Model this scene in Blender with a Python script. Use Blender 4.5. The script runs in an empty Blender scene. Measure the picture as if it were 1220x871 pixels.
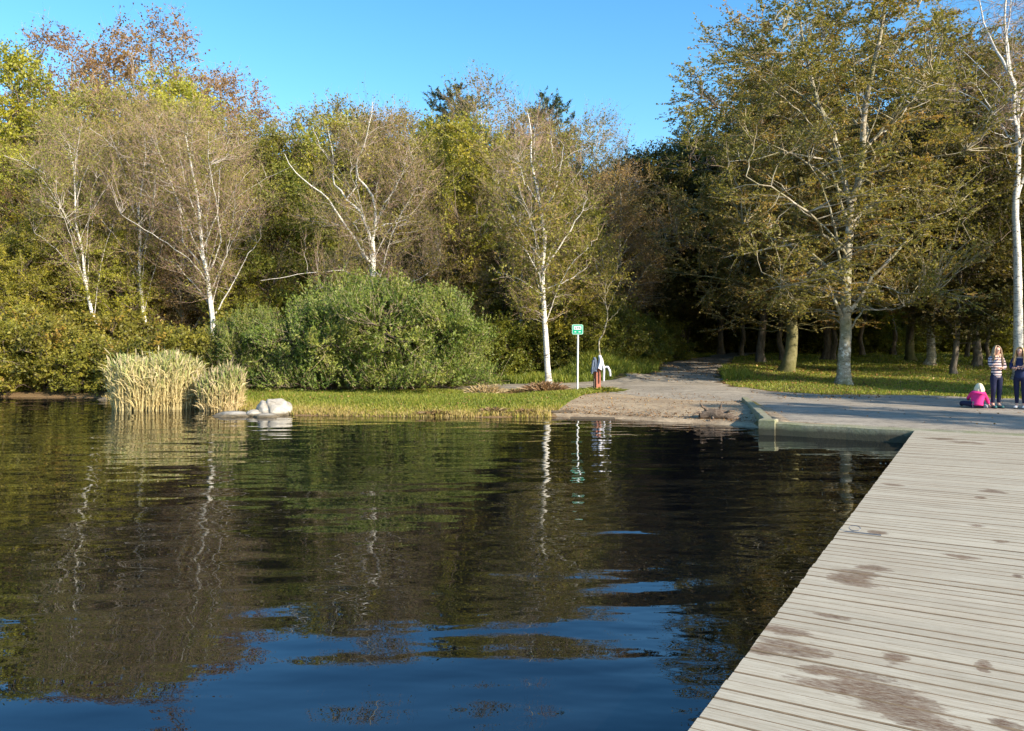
import bpy, bmesh, math, random
import numpy as np
from mathutils import Vector, Matrix

R = np.random.default_rng(7)
random.seed(7)
SC = bpy.context.scene
COL = SC.collection
F, CX, HZ, CAMZ = 950.0, 610.0, 410.0, 1.6     # focal length in pixels, centre column, horizon row, eye height
WATER = -0.25

def at(px, py, D):
    return np.array([(px - CX) / F * D, D, CAMZ - (py - HZ) / F * D])
def onz(px, py, z=0.0):
    D = F * (CAMZ - z) / (py - HZ)
    return np.array([(px - CX) / F * D, D, z])
def sstep(a, b, x):
    t = np.clip((np.asarray(x, float) - a) / (b - a), 0, 1)
    return t * t * (3 - 2 * t)
def unit(v):
    return v / np.maximum(np.linalg.norm(v, axis=-1, keepdims=True), 1e-9)

# ------------------------------------------------------------------ objects
def link(o, parent=None):
    COL.objects.link(o)
    if parent is not None:
        o.parent = parent
    return o
def tag(o, label=None, cat=None, group=None, kind=None):
    if label: o['label'] = label
    if cat: o['category'] = cat
    if group: o['group'] = group
    if kind: o['kind'] = kind
    return o
def thing(name, label, cat, loc=(0, 0, 0), rz=0.0, group=None):
    o = link(bpy.data.objects.new(name, None))
    o.location = loc; o.rotation_euler = (0, 0, rz); o.empty_display_size = .2
    return tag(o, label, cat, group)
def obj(name, me, parent=None):
    return link(bpy.data.objects.new(name, me), parent)

class MB:
    """collects vertex / face arrays, then makes one mesh"""
    def __init__(s):
        s.v = []; s.f4 = []; s.f3 = []; s.m4 = []; s.m3 = []; s.t4 = []; s.t3 = []; s.n = 0
    def add(s, v, q=None, t=None, mat=0, tint=0.0):
        v = np.asarray(v, float).reshape(-1, 3)
        for fs, k in ((q, 4), (t, 3)):
            if fs is None: continue
            fs = np.asarray(fs, int).reshape(-1, k)
            tn = np.broadcast_to(np.asarray(tint, float), (len(fs),))
            (s.f4 if k == 4 else s.f3).append(fs + s.n)
            (s.m4 if k == 4 else s.m3).append(np.full(len(fs), mat, int))
            (s.t4 if k == 4 else s.t3).append(tn)
        s.v.append(v); s.n += len(v)
        return s
    def mesh(s, name, mats, smooth=False):
        me = bpy.data.meshes.new(name)
        V = np.concatenate(s.v) if s.v else np.zeros((0, 3))
        f4 = np.concatenate(s.f4) if s.f4 else np.zeros((0, 4), int)
        f3 = np.concatenate(s.f3) if s.f3 else np.zeros((0, 3), int)
        cat = lambda a, b, d: np.concatenate([*(a or []), *(b or [])]) if (a or b) else np.zeros(0, d)
        me.vertices.add(len(V)); me.vertices.foreach_set('co', V.ravel())
        nl = f4.size + f3.size
        me.loops.add(nl); me.loops.foreach_set('vertex_index', np.concatenate([f4.ravel(), f3.ravel()]))
        n4, n3 = len(f4), len(f3)
        st = np.concatenate([np.arange(n4) * 4, n4 * 4 + np.arange(n3) * 3])
        me.polygons.add(n4 + n3)
        me.polygons.foreach_set('loop_start', st)
        me.polygons.foreach_set('material_index', cat(s.m4, s.m3, int))
        me.polygons.foreach_set('use_smooth', np.full(n4 + n3, smooth))
        at_ = me.attributes.new('tint', 'FLOAT', 'FACE')
        at_.data.foreach_set('value', cat(s.t4, s.t3, float))
        for m in mats: me.materials.append(m)
        me.update(calc_edges=True)
        return me

def tubes(P, Rr, sides=6):
    """P (B,n,3) polylines, Rr (B,n) radii -> verts, quads"""
    P = np.asarray(P, float); Rr = np.asarray(Rr, float)
    B, n, _ = P.shape
    T = unit(np.gradient(P, axis=1))
    mean = unit(P[:, -1] - P[:, 0])
    ref = np.where(np.abs(mean[:, 2:3]) > .8, np.array([[1., .1, 0]]), np.array([[.05, .02, 1.]]))
    U = unit(np.cross(T, ref[:, None, :])); W = np.cross(T, U)
    a = np.arange(sides) / sides * 2 * np.pi
    V = P[:, :, None, :] + Rr[:, :, None, None] * (np.cos(a)[None, None, :, None] * U[:, :, None, :] + np.sin(a)[None, None, :, None] * W[:, :, None, :])
    idx = np.arange(B * n * sides).reshape(B, n, sides)
    nx = np.roll(idx, -1, axis=2)
    q = np.stack([idx[:, :-1], nx[:, :-1], nx[:, 1:], idx[:, 1:]], -1)
    return V.reshape(-1, 3), q.reshape(-1, 4)

def ribbons(P, w, rng):
    """flat thin strips: P (B,n,3), w (B,n) half widths"""
    B, n, _ = P.shape
    T = unit(P[:, -1] - P[:, 0])
    S = unit(np.cross(T, unit(rng.normal(size=(B, 3)))))
    V = np.stack([P - S[:, None] * w[..., None], P + S[:, None] * w[..., None]], 2)
    i = np.arange(B * n * 2).reshape(B, n, 2)
    q = np.stack([i[:, :-1, 0], i[:, :-1, 1], i[:, 1:, 1], i[:, 1:, 0]], -1)
    return V.reshape(-1, 3), q.reshape(-1, 4)

def bez(p0, p1, p2, n):
    t = np.linspace(0, 1, n)[None, :, None]
    return (1 - t) ** 2 * p0[:, None] + 2 * t * (1 - t) * p1[:, None] + t * t * p2[:, None]

def resample(pl, n):
    pl = np.asarray(pl, float)
    d = np.concatenate([[0], np.cumsum(np.linalg.norm(np.diff(pl, axis=0), axis=1))])
    t = np.linspace(0, d[-1], n)
    return np.stack([np.interp(t, d, pl[:, k]) for k in range(3)], 1)

def box(mb, lo, hi, mat=0, tint=0.0, ch=0.0):
    x0, y0, z0 = lo; x1, y1, z1 = hi
    v = [(x0, y0, z0), (x1, y0, z0), (x1, y1, z0), (x0, y1, z0), (x0, y0, z1 - ch), (x1, y0, z1 - ch), (x1, y1, z1 - ch), (x0, y1, z1 - ch)]
    q = [(3, 2, 1, 0), (0, 1, 5, 4), (1, 2, 6, 5), (2, 3, 7, 6), (3, 0, 4, 7)]
    if ch:
        v += [(x0 + ch, y0 + ch, z1), (x1 - ch, y0 + ch, z1), (x1 - ch, y1 - ch, z1), (x0 + ch, y1 - ch, z1)]
        q += [(4, 5, 9, 8), (5, 6, 10, 9), (6, 7, 11, 10), (7, 4, 8, 11), (8, 9, 10, 11)]
    else:
        q += [(4, 5, 6, 7)]
    mb.add(v, q, mat=mat, tint=tint)

# ------------------------------------------------------------------ materials
class NT:
    def __init__(s, name):
        s.m = bpy.data.materials.new(name); s.m.use_nodes = True
        s.t = s.m.node_tree; s.t.nodes.clear()
        s.out = s.t.nodes.new('ShaderNodeOutputMaterial')
    def n(s, typ, **kw):
        nd = s.t.nodes.new('ShaderNode' + typ)
        for k, v in kw.items():
            if k.startswith('_'):
                setattr(nd, k[1:], v); continue
            key = int(k[1:]) if k[0] == 'i' and k[1:].isdigit() else k.replace('__', ' ')
            if isinstance(v, bpy.types.NodeSocket): s.t.links.new(v, nd.inputs[key])
            else: nd.inputs[key].default_value = v
        return nd
    def math(s, op, a, b=0.0, c=None, clamp=False):
        nd = s.t.nodes.new('ShaderNodeMath'); nd.operation = op; nd.use_clamp = clamp
        for i, v in enumerate((a, b, c)):
            if v is None: continue
            if isinstance(v, bpy.types.NodeSocket): s.t.links.new(v, nd.inputs[i])
            else: nd.inputs[i].default_value = v
        return nd.outputs[0]
    def mix(s, f, a, b, typ='MIX'):
        nd = s.t.nodes.new('ShaderNodeMix'); nd.data_type = 'RGBA'; nd.blend_type = typ
        for k, v in ((0, f), (6, a), (7, b)):
            if isinstance(v, bpy.types.NodeSocket): s.t.links.new(v, nd.inputs[k])
            else: nd.inputs[k].default_value = v if k == 0 else (*v[:3], 1)
        return nd.outputs[2]
    def ramp(s, f, stops, interp='LINEAR'):
        nd = s.t.nodes.new('ShaderNodeValToRGB'); cr = nd.color_ramp; cr.interpolation = interp
        while len(cr.elements) < len(stops): cr.elements.new(.5)
        for e, (p, c) in zip(cr.elements, stops):
            e.position = p; e.color = (*c, 1) if len(c) == 3 else c
        s.t.links.new(f, nd.inputs[0])
        return nd.outputs[0]
    def noise(s, vec, scale, detail=4.0, rough=.55):
        nd = s.n('TexNoise', Scale=scale, Detail=detail, Roughness=rough)
        if vec is not None: s.t.links.new(vec, nd.inputs['Vector'])
        return nd.outputs['Fac']
    def mapping(s, vec, scale=(1, 1, 1), rot=(0, 0, 0)):
        nd = s.n('Mapping', Vector=vec); nd.inputs['Scale'].default_value = scale; nd.inputs['Rotation'].default_value = rot
        return nd.outputs[0]
    def coord(s, which='Object'):
        return s.n('TexCoord').outputs[which]
    def attr(s, name):
        return s.n('Attribute', _attribute_name=name).outputs['Fac']
    def bump(s, h, strength=.3, dist=.01, normal=None):
        nd = s.n('Bump', Height=h, Strength=strength, Distance=dist)
        if normal is not None: s.t.links.new(normal, nd.inputs['Normal'])
        return nd.outputs[0]
    def pbr(s, col, rough=.7, normal=None, spec=.4, metal=0.0):
        nd = s.n('BsdfPrincipled')
        for k, v in (('Base Color', col), ('Roughness', rough), ('Metallic', metal), ('Specular IOR Level', spec)):
            if isinstance(v, bpy.types.NodeSocket): s.t.links.new(v, nd.inputs[k])
            else: nd.inputs[k].default_value = (*v[:3], 1) if k == 'Base Color' else v
        if normal is not None: s.t.links.new(normal, nd.inputs['Normal'])
        s.t.links.new(nd.outputs[0], s.out.inputs[0])
        return nd
    def end(s, sh):
        s.t.links.new(sh, s.out.inputs[0]); return s.m

def leaf_mat(name, stops, trans=.44, var=.25):
    gain = 1.0 if name in ('reed', 'grass', 'dry_fronds', 'fallen_leaf') else 1.2
    k = NT(name)
    oi = k.n('ObjectInfo').outputs['Random']
    c = k.ramp(k.attr('tint'), stops)
    hsv = k.n('HueSaturation', Color=c)
    k.t.links.new(k.math('MULTIPLY_ADD', oi, .03, .485), hsv.inputs['Hue'])
    k.t.links.new(k.math('MULTIPLY_ADD', oi, var * gain, (1 - var / 2) * gain), hsv.inputs['Value'])
    c = hsv.outputs[0]
    b = k.n('BsdfPrincipled', Roughness=.5); b.inputs['Specular IOR Level'].default_value = .35
    k.t.links.new(c, b.inputs['Base Color'])
    tr = k.n('BsdfTranslucent'); k.t.links.new(k.mix(1.0, c, (1.25, 1.2, .6), 'MULTIPLY'), tr.inputs[0])
    mx = k.n('MixShader', i0=trans); k.t.links.new(b.outputs[0], mx.inputs[1]); k.t.links.new(tr.outputs[0], mx.inputs[2])
    return k.end(mx.outputs[0])

def plain(name, col, rough=.7, spec=.4, metal=0., nscale=30., namp=.25, bump=.0):
    k = NT(name); co = k.coord()
    n = k.noise(co, nscale, 5)
    c = k.mix(n, tuple(x * (1 - namp) for x in col), tuple(min(1, x * (1 + namp)) for x in col))
    k.pbr(c, rough, k.bump(n, bump, .01) if bump else None, spec, metal)
    return k.m

def bark_mat(name, kind):
    k = NT(name); co = k.coord()
    t = k.attr('tint')
    if kind == 'birch':
        n1 = k.noise(k.mapping(co, (3, 3, 14)), 2.2, 5, .65)
        n2 = k.noise(co, 2.0, 3)
        base = k.mix(n2, (.50, .475, .42), (.68, .655, .60))
        dark = k.ramp(n1, [(.36, (0.04, .035, .03)), (.47, (1, 1, 1))])
        c = k.mix(1.0, base, dark, 'MULTIPLY')
        sep = k.n('SeparateXYZ', Vector=co).outputs[2]
        lowf = k.math('MULTIPLY', k.ramp(sep, [(0.0, (1, 1, 1)), (.7, (0, 0, 0))]), k.ramp(n1, [(.4, (1, 1, 1)), (.6, (.2, .2, .2))]))
        c = k.mix(lowf, c, (.07, .06, .045))
        c = k.mix(k.ramp(t, [(.45, (0, 0, 0)), (1, (1, 1, 1))]), c, (.26, .20, .145))
        h = n1
    elif kind == 'beech':
        n1 = k.noise(k.mapping(co, (2, 2, 5)), 2.0, 6, .7)
        n2 = k.noise(co, 1.1, 3)
        n3 = k.noise(co, 4.5, 5, .7)
        c = k.ramp(n1, [(.3, (.09, .075, .05)), (.48, (.25, .215, .155)), (.66, (.40, .36, .28))])
        c = k.mix(k.ramp(n3, [(.55, (0, 0, 0)), (.60, (1, 1, 1))]), c, (.52, .50, .44)); c = k.mix(k.ramp(n3, [(.36, (1, 1, 1)), (.42, (0, 0, 0))]), c, (.08, .065, .04))
        mossm = k.math('MULTIPLY', k.ramp(n2, [(.42, (0, 0, 0)), (.62, (1, 1, 1))]), .55)
        c = k.mix(mossm, c, (.12, .13, .035))
        c = k.mix(k.math('MULTIPLY', t, .55), c, (.30, .25, .17)); h = n1
    elif kind == 'moss':
        n1 = k.noise(k.mapping(co, (3, 3, 3)), 2.5, 6, .7)
        sep = k.n('SeparateXYZ', Vector=co).outputs[2]
        c = k.ramp(n1, [(.3, (.06, .05, .03)), (.5, (.16, .14, .07)), (.7, (.22, .19, .12))])
        mm = k.math('MULTIPLY', k.ramp(k.math('ADD', sep, k.math('MULTIPLY', n1, .8)), [(.0, (1, 1, 1)), (1, (.35, .35, .35))]), .85)
        c = k.mix(mm, c, (.095, .10, .022)); h = n1
    else:
        n1 = k.noise(k.mapping(co, (4, 4, 1.5)), 3, 5, .65)
        c = k.ramp(n1, [(.3, (.05, .04, .03)), (.55, (.14, .115, .085)), (.75, (.22, .19, .15))])
        c = k.mix(t, c, (.15, .11, .08)); h = n1
    k.pbr(c, .85, k.bump(h, .6, .02), .2)
    return k.m

M = {}
M['birch_bark'] = bark_mat('birch_bark', 'birch'); M['beech_bark'] = bark_mat('beech_bark', 'beech')
M['moss_bark'] = bark_mat('mossy_bark', 'moss'); M['dark_bark'] = bark_mat('dark_bark', 'dark')
M['twig'] = plain('birch_twig', (.31, .215, .16), .8, .2, namp=.35)
M['twig_pale'] = plain('pale_twig', (.36, .29, .19), .8, .2)
M['twig_dark'] = plain('dark_twig', (.13, .10, .075), .8, .2)
M['leaf_olive'] = leaf_mat('leaf_olive', [(0, (.08, .076, .019)), (.4, (.155, .142, .034)), (.75, (.215, .17, .04)), (1, (.26, .15, .05))])
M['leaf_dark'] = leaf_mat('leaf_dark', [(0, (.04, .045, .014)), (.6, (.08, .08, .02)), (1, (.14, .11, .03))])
M['leaf_bronze'] = leaf_mat('leaf_bronze', [(0, (.15, .085, .035)), (.5, (.27, .165, .06)), (1, (.32, .23, .07))])
M['leaf_yellow'] = leaf_mat('leaf_yellow', [(0, (.11, .12, .016)), (.5, (.25, .235, .03)), (1, (.38, .32, .036))])
M['leaf_green'] = leaf_mat('leaf_green', [(0, (.08, .10, .016)), (.5, (.16, .17, .026)), (1, (.26, .235, .034))])
M['leaf_willow'] = leaf_mat('leaf_willow', [(0, (.065, .11, .018)), (.5, (.14, .195, .034)), (1, (.25, .275, .06))])
M['leaf_birch'] = leaf_mat('leaf_birch', [(0, (.13, .135, .024)), (.6, (.23, .215, .036)), (1, (.30, .21, .05))])
M['leaf_shrub'] = leaf_mat('leaf_shrub', [(0, (.08, .08, .014)), (.5, (.17, .155, .024)), (.85, (.25, .215, .032)), (1, (.27, .17, .035))])
M['needle'] = leaf_mat('pine_needle', [(0, (.02, .04, .018)), (1, (.05, .08, .035))], .1)
M['reed'] = leaf_mat('reed', [(0, (.50, .38, .19)), (.5, (.50, .40, .22)), (.72, (.34, .33, .12)), (.93, (.22, .27, .08)), (1, (.40, .32, .20))], .25, .1)
M['grass'] = leaf_mat('grass', [(0, (.10, .14, .018)), (.5, (.22, .25, .03)), (.85, (.36, .31, .06)), (1, (.42, .31, .13))], .4, .1)
M['dry'] = leaf_mat('dry_fronds', [(0, (.13, .08, .035)), (.5, (.30, .19, .095)), (1, (.44, .34, .18))], .25, .1)
M['litter'] = leaf_mat('fallen_leaf', [(0, (.14, .07, .025)), (.6, (.28, .15, .05)), (1, (.36, .24, .08))], .1, .1)

# ------------------------------------------------------------------ terrain
LAND = np.array([(-700, 60), (-60, 40), (-36, 32.2), (-25, 29.5), (-18.2, 28.2), (-14.1, 27.4), (-12.1, 24.9), (-9.4, 23.6), (-7.4, 22.3), (-5.6, 20.8),
                 (-2.3, 20.3), (-.22, 20.3), (1.7, 20.3), (3.1, 19.5), (4.85, 18.4), (6.0, 17.4), (7.2, 16.4), (12.8, 12.6), (15.5, 4), (18, -10), (30, -60),
                 (120, -200), (700, -300), (700, 900), (-700, 900)], float)
def inside(poly, x, y):
    r = np.zeros(x.shape, bool); n = len(poly)
    for i in range(n):
        (x0, y0), (x1, y1) = poly[i], poly[(i + 1) % n]
        if y0 == y1: continue
        c = ((y0 > y) != (y1 > y)) & (x < (x1 - x0) * (y - y0) / (y1 - y0) + x0)
        r ^= c
    return r
def sdist(poly, x, y, nseg):
    d = np.full(x.shape, 1e9)
    for i in range(nseg):
        a, b = poly[i], poly[i + 1]; ab = b - a
        t = np.clip(((x - a[0]) * ab[0] + (y - a[1]) * ab[1]) / (ab @ ab), 0, 1)
        d = np.minimum(d, np.hypot(x - a[0] - t * ab[0], y - a[1] - t * ab[1]))
    return np.where(inside(poly, x, y), d, -d)
DU = np.array([.506, .8625]); DV = np.array([.8625, -.506])       # along and across the dock
QA, QB, QC = np.array([5.18, 16.3]), np.array([6.5, 22.6]), np.array([12.4, 11.55])   # quay corner, ramp top, front end
def in_quay(x, y, m=0.0):
    s = (QB - QA) / np.linalg.norm(QB - QA); f = (QC - QA) / np.linalg.norm(QC - QA)
    right = (x - QA[0]) * s[1] - (y - QA[1]) * s[0] > m
    back = -(x - QA[0]) * f[1] + (y - QA[1]) * f[0] > m
    return right & back & (y < 23.5) & (x < 20)
def wob(x, y):
    return (np.sin(x * 1.3 + y * .7) + np.sin(x * .53 - y * 1.1 + 2) + np.sin(x * 2.9 + 1) * .5 * np.sin(y * 2.3)) / 2.5
def terrain(x, y):
    x = np.asarray(x, float); y = np.asarray(y, float)
    x, y = np.broadcast_arrays(x, y)
    d = sdist(LAND, x, y, len(LAND) - 4) + .12 * wob(x * 2, y * 2)
    z = np.where(d < 0, np.maximum(WATER + d * .3, -1.9), WATER - WATER * sstep(-.7, 2.2, d))
    z = np.where(d < 0, z - WATER * sstep(-.7, 2.2, np.minimum(d, 0)), z)
    left = 1 - sstep(-3, 5, x)
    rise = np.maximum(y - 24, 0) * .033 * (1 - left) + left * (np.maximum(y - 30, 0) * .075)
    rise = np.where(y > 70, np.where(left > .5, 3.0, 1.5) + (y - 70) * .01, np.minimum(rise, 3.2))
    bank = .75 * np.exp(-((x - (2.9 + .22 * (y - 30))) / 1.3) ** 2) * sstep(30.4, 32.5, y) * (1 - sstep(38, 46, y))
    mound = .22 * np.exp(-((x - 10.7) / 1.6) ** 2 - ((y - 36.5) / 2.5) ** 2)
    land = rise + bank + mound + .05 * wob(x, y) * sstep(2.2, 4, d)
    z = z + np.where(d > 0, land, 0) * sstep(.5, 3, d)
    q = in_quay(x, y, .12)
    z = np.where(q, 0.0, z)
    fr = (~q) & (x > 4) & (x < 16) & (y < 17.5) & (d < .5)
    z = np.where(fr, np.minimum(z, -1.0), z)
    z = np.where((y > 12) & (y < 24.5) & (x > 7.5), np.minimum(z, 0.0) if False else z, z)
    return z
def gz(x, y):
    return float(terrain(np.array([x]), np.array([y]))[0])

def axis(parts):
    return np.unique(np.round(np.concatenate([np.arange(*p) for p in parts]), 4))
GX = axis([(-700, -80, 60), (-80, -26, 3), (-26, 28, .24), (28, 80, 3), (80, 761, 60)])
GY = axis([(-320, -40, 40), (-40, 12, 3), (12, 48, .24), (48, 90, 2.5), (90, 901, 60)])
XX, YY = np.meshgrid(GX, GY)
ZZ = terrain(XX, YY)
idx = np.arange(XX.size).reshape(XX.shape)
gq = np.stack([idx[:-1, :-1], idx[:-1, 1:], idx[1:, 1:], idx[1:, :-1]], -1).reshape(-1, 4)

k = NT('earth_and_turf'); co = k.coord()
n1 = k.noise(co, .55, 6, .65); n2 = k.noise(co, 9, 5, .7); n3 = k.noise(co, 60, 3, .7)
soil = k.ramp(n2, [(.3, (.055, .036, .02)), (.5, (.12, .08, .042)), (.7, (.20, .13, .06))])
turf = k.ramp(n2, [(.3, (.06, .08, .014)), (.5, (.12, .14, .022)), (.7, (.2, .18, .04))])
c = k.mix(k.ramp(k.math('MULTIPLY_ADD', n2, .3, n1), [(.58, (0, 0, 0)), (.72, (1, 1, 1))]), turf, soil)
sep = k.n('SeparateXYZ', Vector=co).outputs[2]
shore = k.ramp(k.math('MULTIPLY_ADD', n2, .25, k.math('ADD', sep, .22)), [(.10, (1, 1, 1)), (.42, (0, 0, 0))])
c = k.mix(shore, c, k.ramp(n3, [(.3, (.10, .06, .03)), (.6, (.25, .16, .08)), (.75, (.32, .25, .15))]))
k.pbr(c, .95, k.bump(n3, .7, .03), .15); M['earth'] = k.m
g = MB().add(np.stack([XX, YY, ZZ], -1), gq).mesh('ground', [M['earth']], True)
tag(obj('ground', g), kind='structure')

# gravel path, side path and shore: strips that follow the terrain
def strip(name, rows, x_of, mat, lift, along='y', ncol=40, skip=None):
    V = []
    for s, a, b in rows:
        t = np.linspace(0, 1, ncol); c = a + (b - a) * t
        x, y = (c, np.full(ncol, s)) if along == 'y' else (np.full(ncol, s), c)
        e = np.minimum(t, 1 - t) * abs(b - a)
        V.append(np.stack([x, y, terrain(x, y) + lift - .05 * (1 - sstep(0, .35, e))], 1))
    V = np.array(V); n = len(rows); i = np.arange(n * ncol).reshape(n, ncol)
    q = np.stack([i[:-1, :-1], i[:-1, 1:], i[1:, 1:], i[1:, :-1]], -1)
    if along == 'x': q = q[..., ::-1]
    return tag(obj(name, MB().add(V, q).mesh(name, [mat], True)), kind='structure')

def gravel(name, base, dark, leafy):
    k = NT(name); co = k.coord()
    n1 = k.noise(co, .7, 5, .6); n2 = k.noise(co, 45, 3, .8); n3 = k.noise(k.mapping(co, (1, 1, 1)), 6, 5, .7)
    c = k.mix(k.ramp(k.math('MULTIPLY_ADD', n3, .8, k.math('MULTIPLY_ADD', n2, 1.0, -.4)), [(.34, (0, 0, 0)), (.62, (1, 1, 1))]), dark, base)
    c = k.mix(k.math('MULTIPLY', k.ramp(n1, [(.4, (0, 0, 0)), (.7, (1, 1, 1))]), .35), c, (.16, .135, .10))
    n4 = k.noise(k.mapping(co, (.35, .9, 1), (0, 0, .35)), 1.6, 5, .65)
    c = k.mix(k.math('MULTIPLY', k.ramp(n4, [(.45, (0, 0, 0)), (.62, (1, 1, 1))]), .45), c, tuple(x * 1.25 for x in base))
    lf = k.n('TexVoronoi', Scale=16.0); k.t.links.new(co, lf.inputs['Vector'])
    lm = k.math('MULTIPLY', k.ramp(lf.outputs['Distance'], [(.16, (1, 1, 1)), (.22, (0, 0, 0))]), k.ramp(n3, [(.5 + .1 * (1 - leafy), (0, 0, 0)), (.62 + .1 * (1 - leafy), (1, 1, 1))]))
    c = k.mix(k.math('MULTIPLY', lm, leafy), c, (.20, .09, .04))
    k.pbr(c, .9, k.bump(n2, .6, .015), .25)
    return k.m
M['gravel'] = gravel('gravel', (.33, .29, .23), (.17, .145, .115), .5)
M['sand'] = gravel('coarse_sand', (.40, .31, .20), (.17, .11, .065), 1.0)
RY = [12.0, 14.8, 16.3, 18.5, 20.5, 22.6, 23.0, 23.75, 25.0, 25.9, 27.3, 29.0, 30.5, 33, 35.5, 38, 42, 43.5, 48, 54]
XL = [11.9, 7.55, 5.32, 5.78, 6.2, 6.5, 5.2, 3.9, 2.9, 2.6, 2.3, 2.2, 3.7, 5.5, 6.5, 7.0, 7.8, 8.6, 11.2, 14.5]
XR = [32, 32, 31, 30, 30, 30, 15.2, 13.2, 10.3, 8.7, 7.8, 7.8, 8.1, 8.6, 9.4, 10.2, 11.6, 12.0, 13.4, 17]
ys = np.concatenate([np.arange(12.0, 30, .2), np.arange(30, 54, .3)])
rows = []
for y in ys:
    w = .13 * math.sin(y * 3.1) + .09 * math.sin(y * 7.7 + 1)
    rows.append((y, np.interp(y, RY, XL) + (w if y > 22.9 else .05), np.interp(y, RY, XR) + 1.3 * w))
strip('gravel_path', rows, None, M['gravel'], .022, 'y', 60)
rows = [(x, 26.9 + .1 * math.sin(x * 1.9) + (x < 0) * .0, 30.2 + .1 * math.sin(x * 2.3 + 1)) for x in np.arange(-7, 4.6, .25)]
strip('side_path', rows, None, M['gravel'], .016, 'x', 24)
def shore_y(x):
    return float(np.interp(x, LAND[4:17, 0], LAND[4:17, 1]))
rows = []
for x in np.arange(1.0, 6.45, .15):
    top = float(np.interp(x, [1.0, 2.0, 2.9, 3.9, 5.2, 6.5], [23.2, 24.2, 25.2, 24.2, 23.3, 22.9])) + .3
    e_ = float(sstep(.8, 2.2, x)); lo_ = min(shore_y(x), 20.0) - 1.3 - .3 * (x > 4.5)
    rows.append((x, 20.4 + (lo_ - 20.4) * max(e_, .03), 20.6 + (top - 20.6) * max(e_, .03)))
strip('sandy_shore', rows, None, M['sand'], .012, 'x', 26)

# ------------------------------------------------------------------ water
k = NT('lake_water'); co = k.coord()
calm = k.ramp(k.noise(k.mapping(co, (.5, 1, 1)), .16, 3, .5), [(.40, (.22, .22, .22)), (.60, (1, 1, 1))])
w1 = k.noise(k.mapping(co, (.36, 1, 1), (0, 0, -.42)), 1.25, 1.5, .5)
w2 = k.noise(k.mapping(co, (.45, 1, 1), (0, 0, -.15)), 3.0, 1.2, .45)
w3 = k.noise(k.mapping(co, (.5, 1, 1), (0, 0, .2)), 8, 1, .5)
h = k.math('ADD', k.math('MULTIPLY', w1, .034), k.math('MULTIPLY', calm, k.math('ADD', k.math('MULTIPLY', w2, .017), k.math('MULTIPLY', w3, .0026))))
p = k.pbr((.002, .0025, .004), .0, k.bump(h, 1.0, 1.0), .5); p.inputs['IOR'].default_value = 1.47; p.inputs['Specular Tint'].default_value = (.45, .78, 1, 1)
M['water'] = k.m
wm = MB().add([(-700, -320, WATER), (700, -320, WATER), (700, 80, WATER), (-700, 80, WATER)], [(0, 1, 2, 3)]).mesh('lake_water', [M['water']])
tag(obj('lake_water', wm), kind='structure')

# ------------------------------------------------------------------ dock
DOCK_O = np.array([.73, 3.3])
def dock_uv(px, py):
    p = onz(px, py)[:2] - DOCK_O
    return float(p @ DV), float(p @ DU)
dock = thing('dock', 'weathered pale plank boardwalk with damp brown stains beside the dark water', 'dock', (DOCK_O[0], DOCK_O[1], 0), math.atan2(DV[1], DV[0]))
k = NT('weathered_planks'); co = k.coord(); t = k.attr('tint')
gr = k.noise(k.mapping(co, (1.1, 26, 8)), 2.2, 7, .68); gr2 = k.noise(k.mapping(co, (.7, 5, 1)), 1.3, 4, .6)
big = k.noise(co, .45, 3, .5); fine = k.noise(k.mapping(co, (3, 60, 5)), 3, 4, .7)
c = k.ramp(gr, [(.25, (.20, .155, .095)), (.42, (.345, .30, .215)), (.6, (.43, .39, .295)), (.8, (.50, .46, .365))])
c = k.mix(k.math('MULTIPLY', k.ramp(gr2, [(.52, (0, 0, 0)), (.75, (1, 1, 1))]), .35), c, (.33, .25, .17))
c = k.mix(k.math('MULTIPLY', k.ramp(fine, [(.34, (1, 1, 1)), (.44, (0, 0, 0))]), .6), c, (.15, .105, .065))
spk = k.noise(co, 55, 3, .8)
c = k.mix(k.math('MULTIPLY', k.ramp(spk, [(.62, (0, 0, 0)), (.72, (1, 1, 1))]), .35), c, (.55, .51, .43))
c = k.mix(k.math('MULTIPLY', k.ramp(big, [(.42, (0, 0, 0)), (.70, (1, 1, 1))]), .3), c, (.27, .215, .145))
tv = k.n('HueSaturation', Color=c); k.t.links.new(k.math('MULTIPLY_ADD', t, .13, .93), tv.inputs['Value']); tv.inputs['Saturation'].default_value = .9
c = tv.outputs[0]
# damp stains at the places the photograph shows them: (px, py, half length px, half height px)
stains = [(945, 772, 52, 10), (905, 773, 22, 7), (1010, 802, 62, 9), (975, 798, 30, 6), (1030, 822, 70, 15), (1070, 842, 60, 14), (1065, 785, 17, 9), (1040, 677, 22, 3.5), (1025, 682, 28, 2.5), (1145, 663, 25, 2),
          (1183, 585, 13, 2.6), (1168, 593, 6, 1.6), (1192, 645, 12, 1.8), (1172, 795, 10, 6), (1198, 864, 18, 7), (1018, 690, 30, 7), (1100, 863, 50, 10), (1163, 626, 9, 1.8), (1212, 686, 9, 3), (1046, 635, 10, 2), (995, 735, 30, 3), (935, 752, 40, 5), (1063, 578, 15, 1.4), (1120, 523, 16, 1.4), (1150, 527, 18, 1.5)]
sepn = k.n('SeparateXYZ', Vector=co)
warp = k.n('TexNoise', Scale=3.2, Detail=6.0, Roughness=.65); k.t.links.new(k.mapping(co, (1, 2.4, 1)), warp.inputs['Vector'])
warp2 = k.noise(k.mapping(co, (2.2, 9, 1)), 4.5, 5, .7)
wn = k.math('ADD', k.math('MULTIPLY_ADD', warp.outputs['Fac'], 2.6, -1.45), k.math('MULTIPLY_ADD', warp2, 1.3, -.65))
plk = k.math('MULTIPLY_ADD', t, .5, -.25)
acc = None
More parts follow.
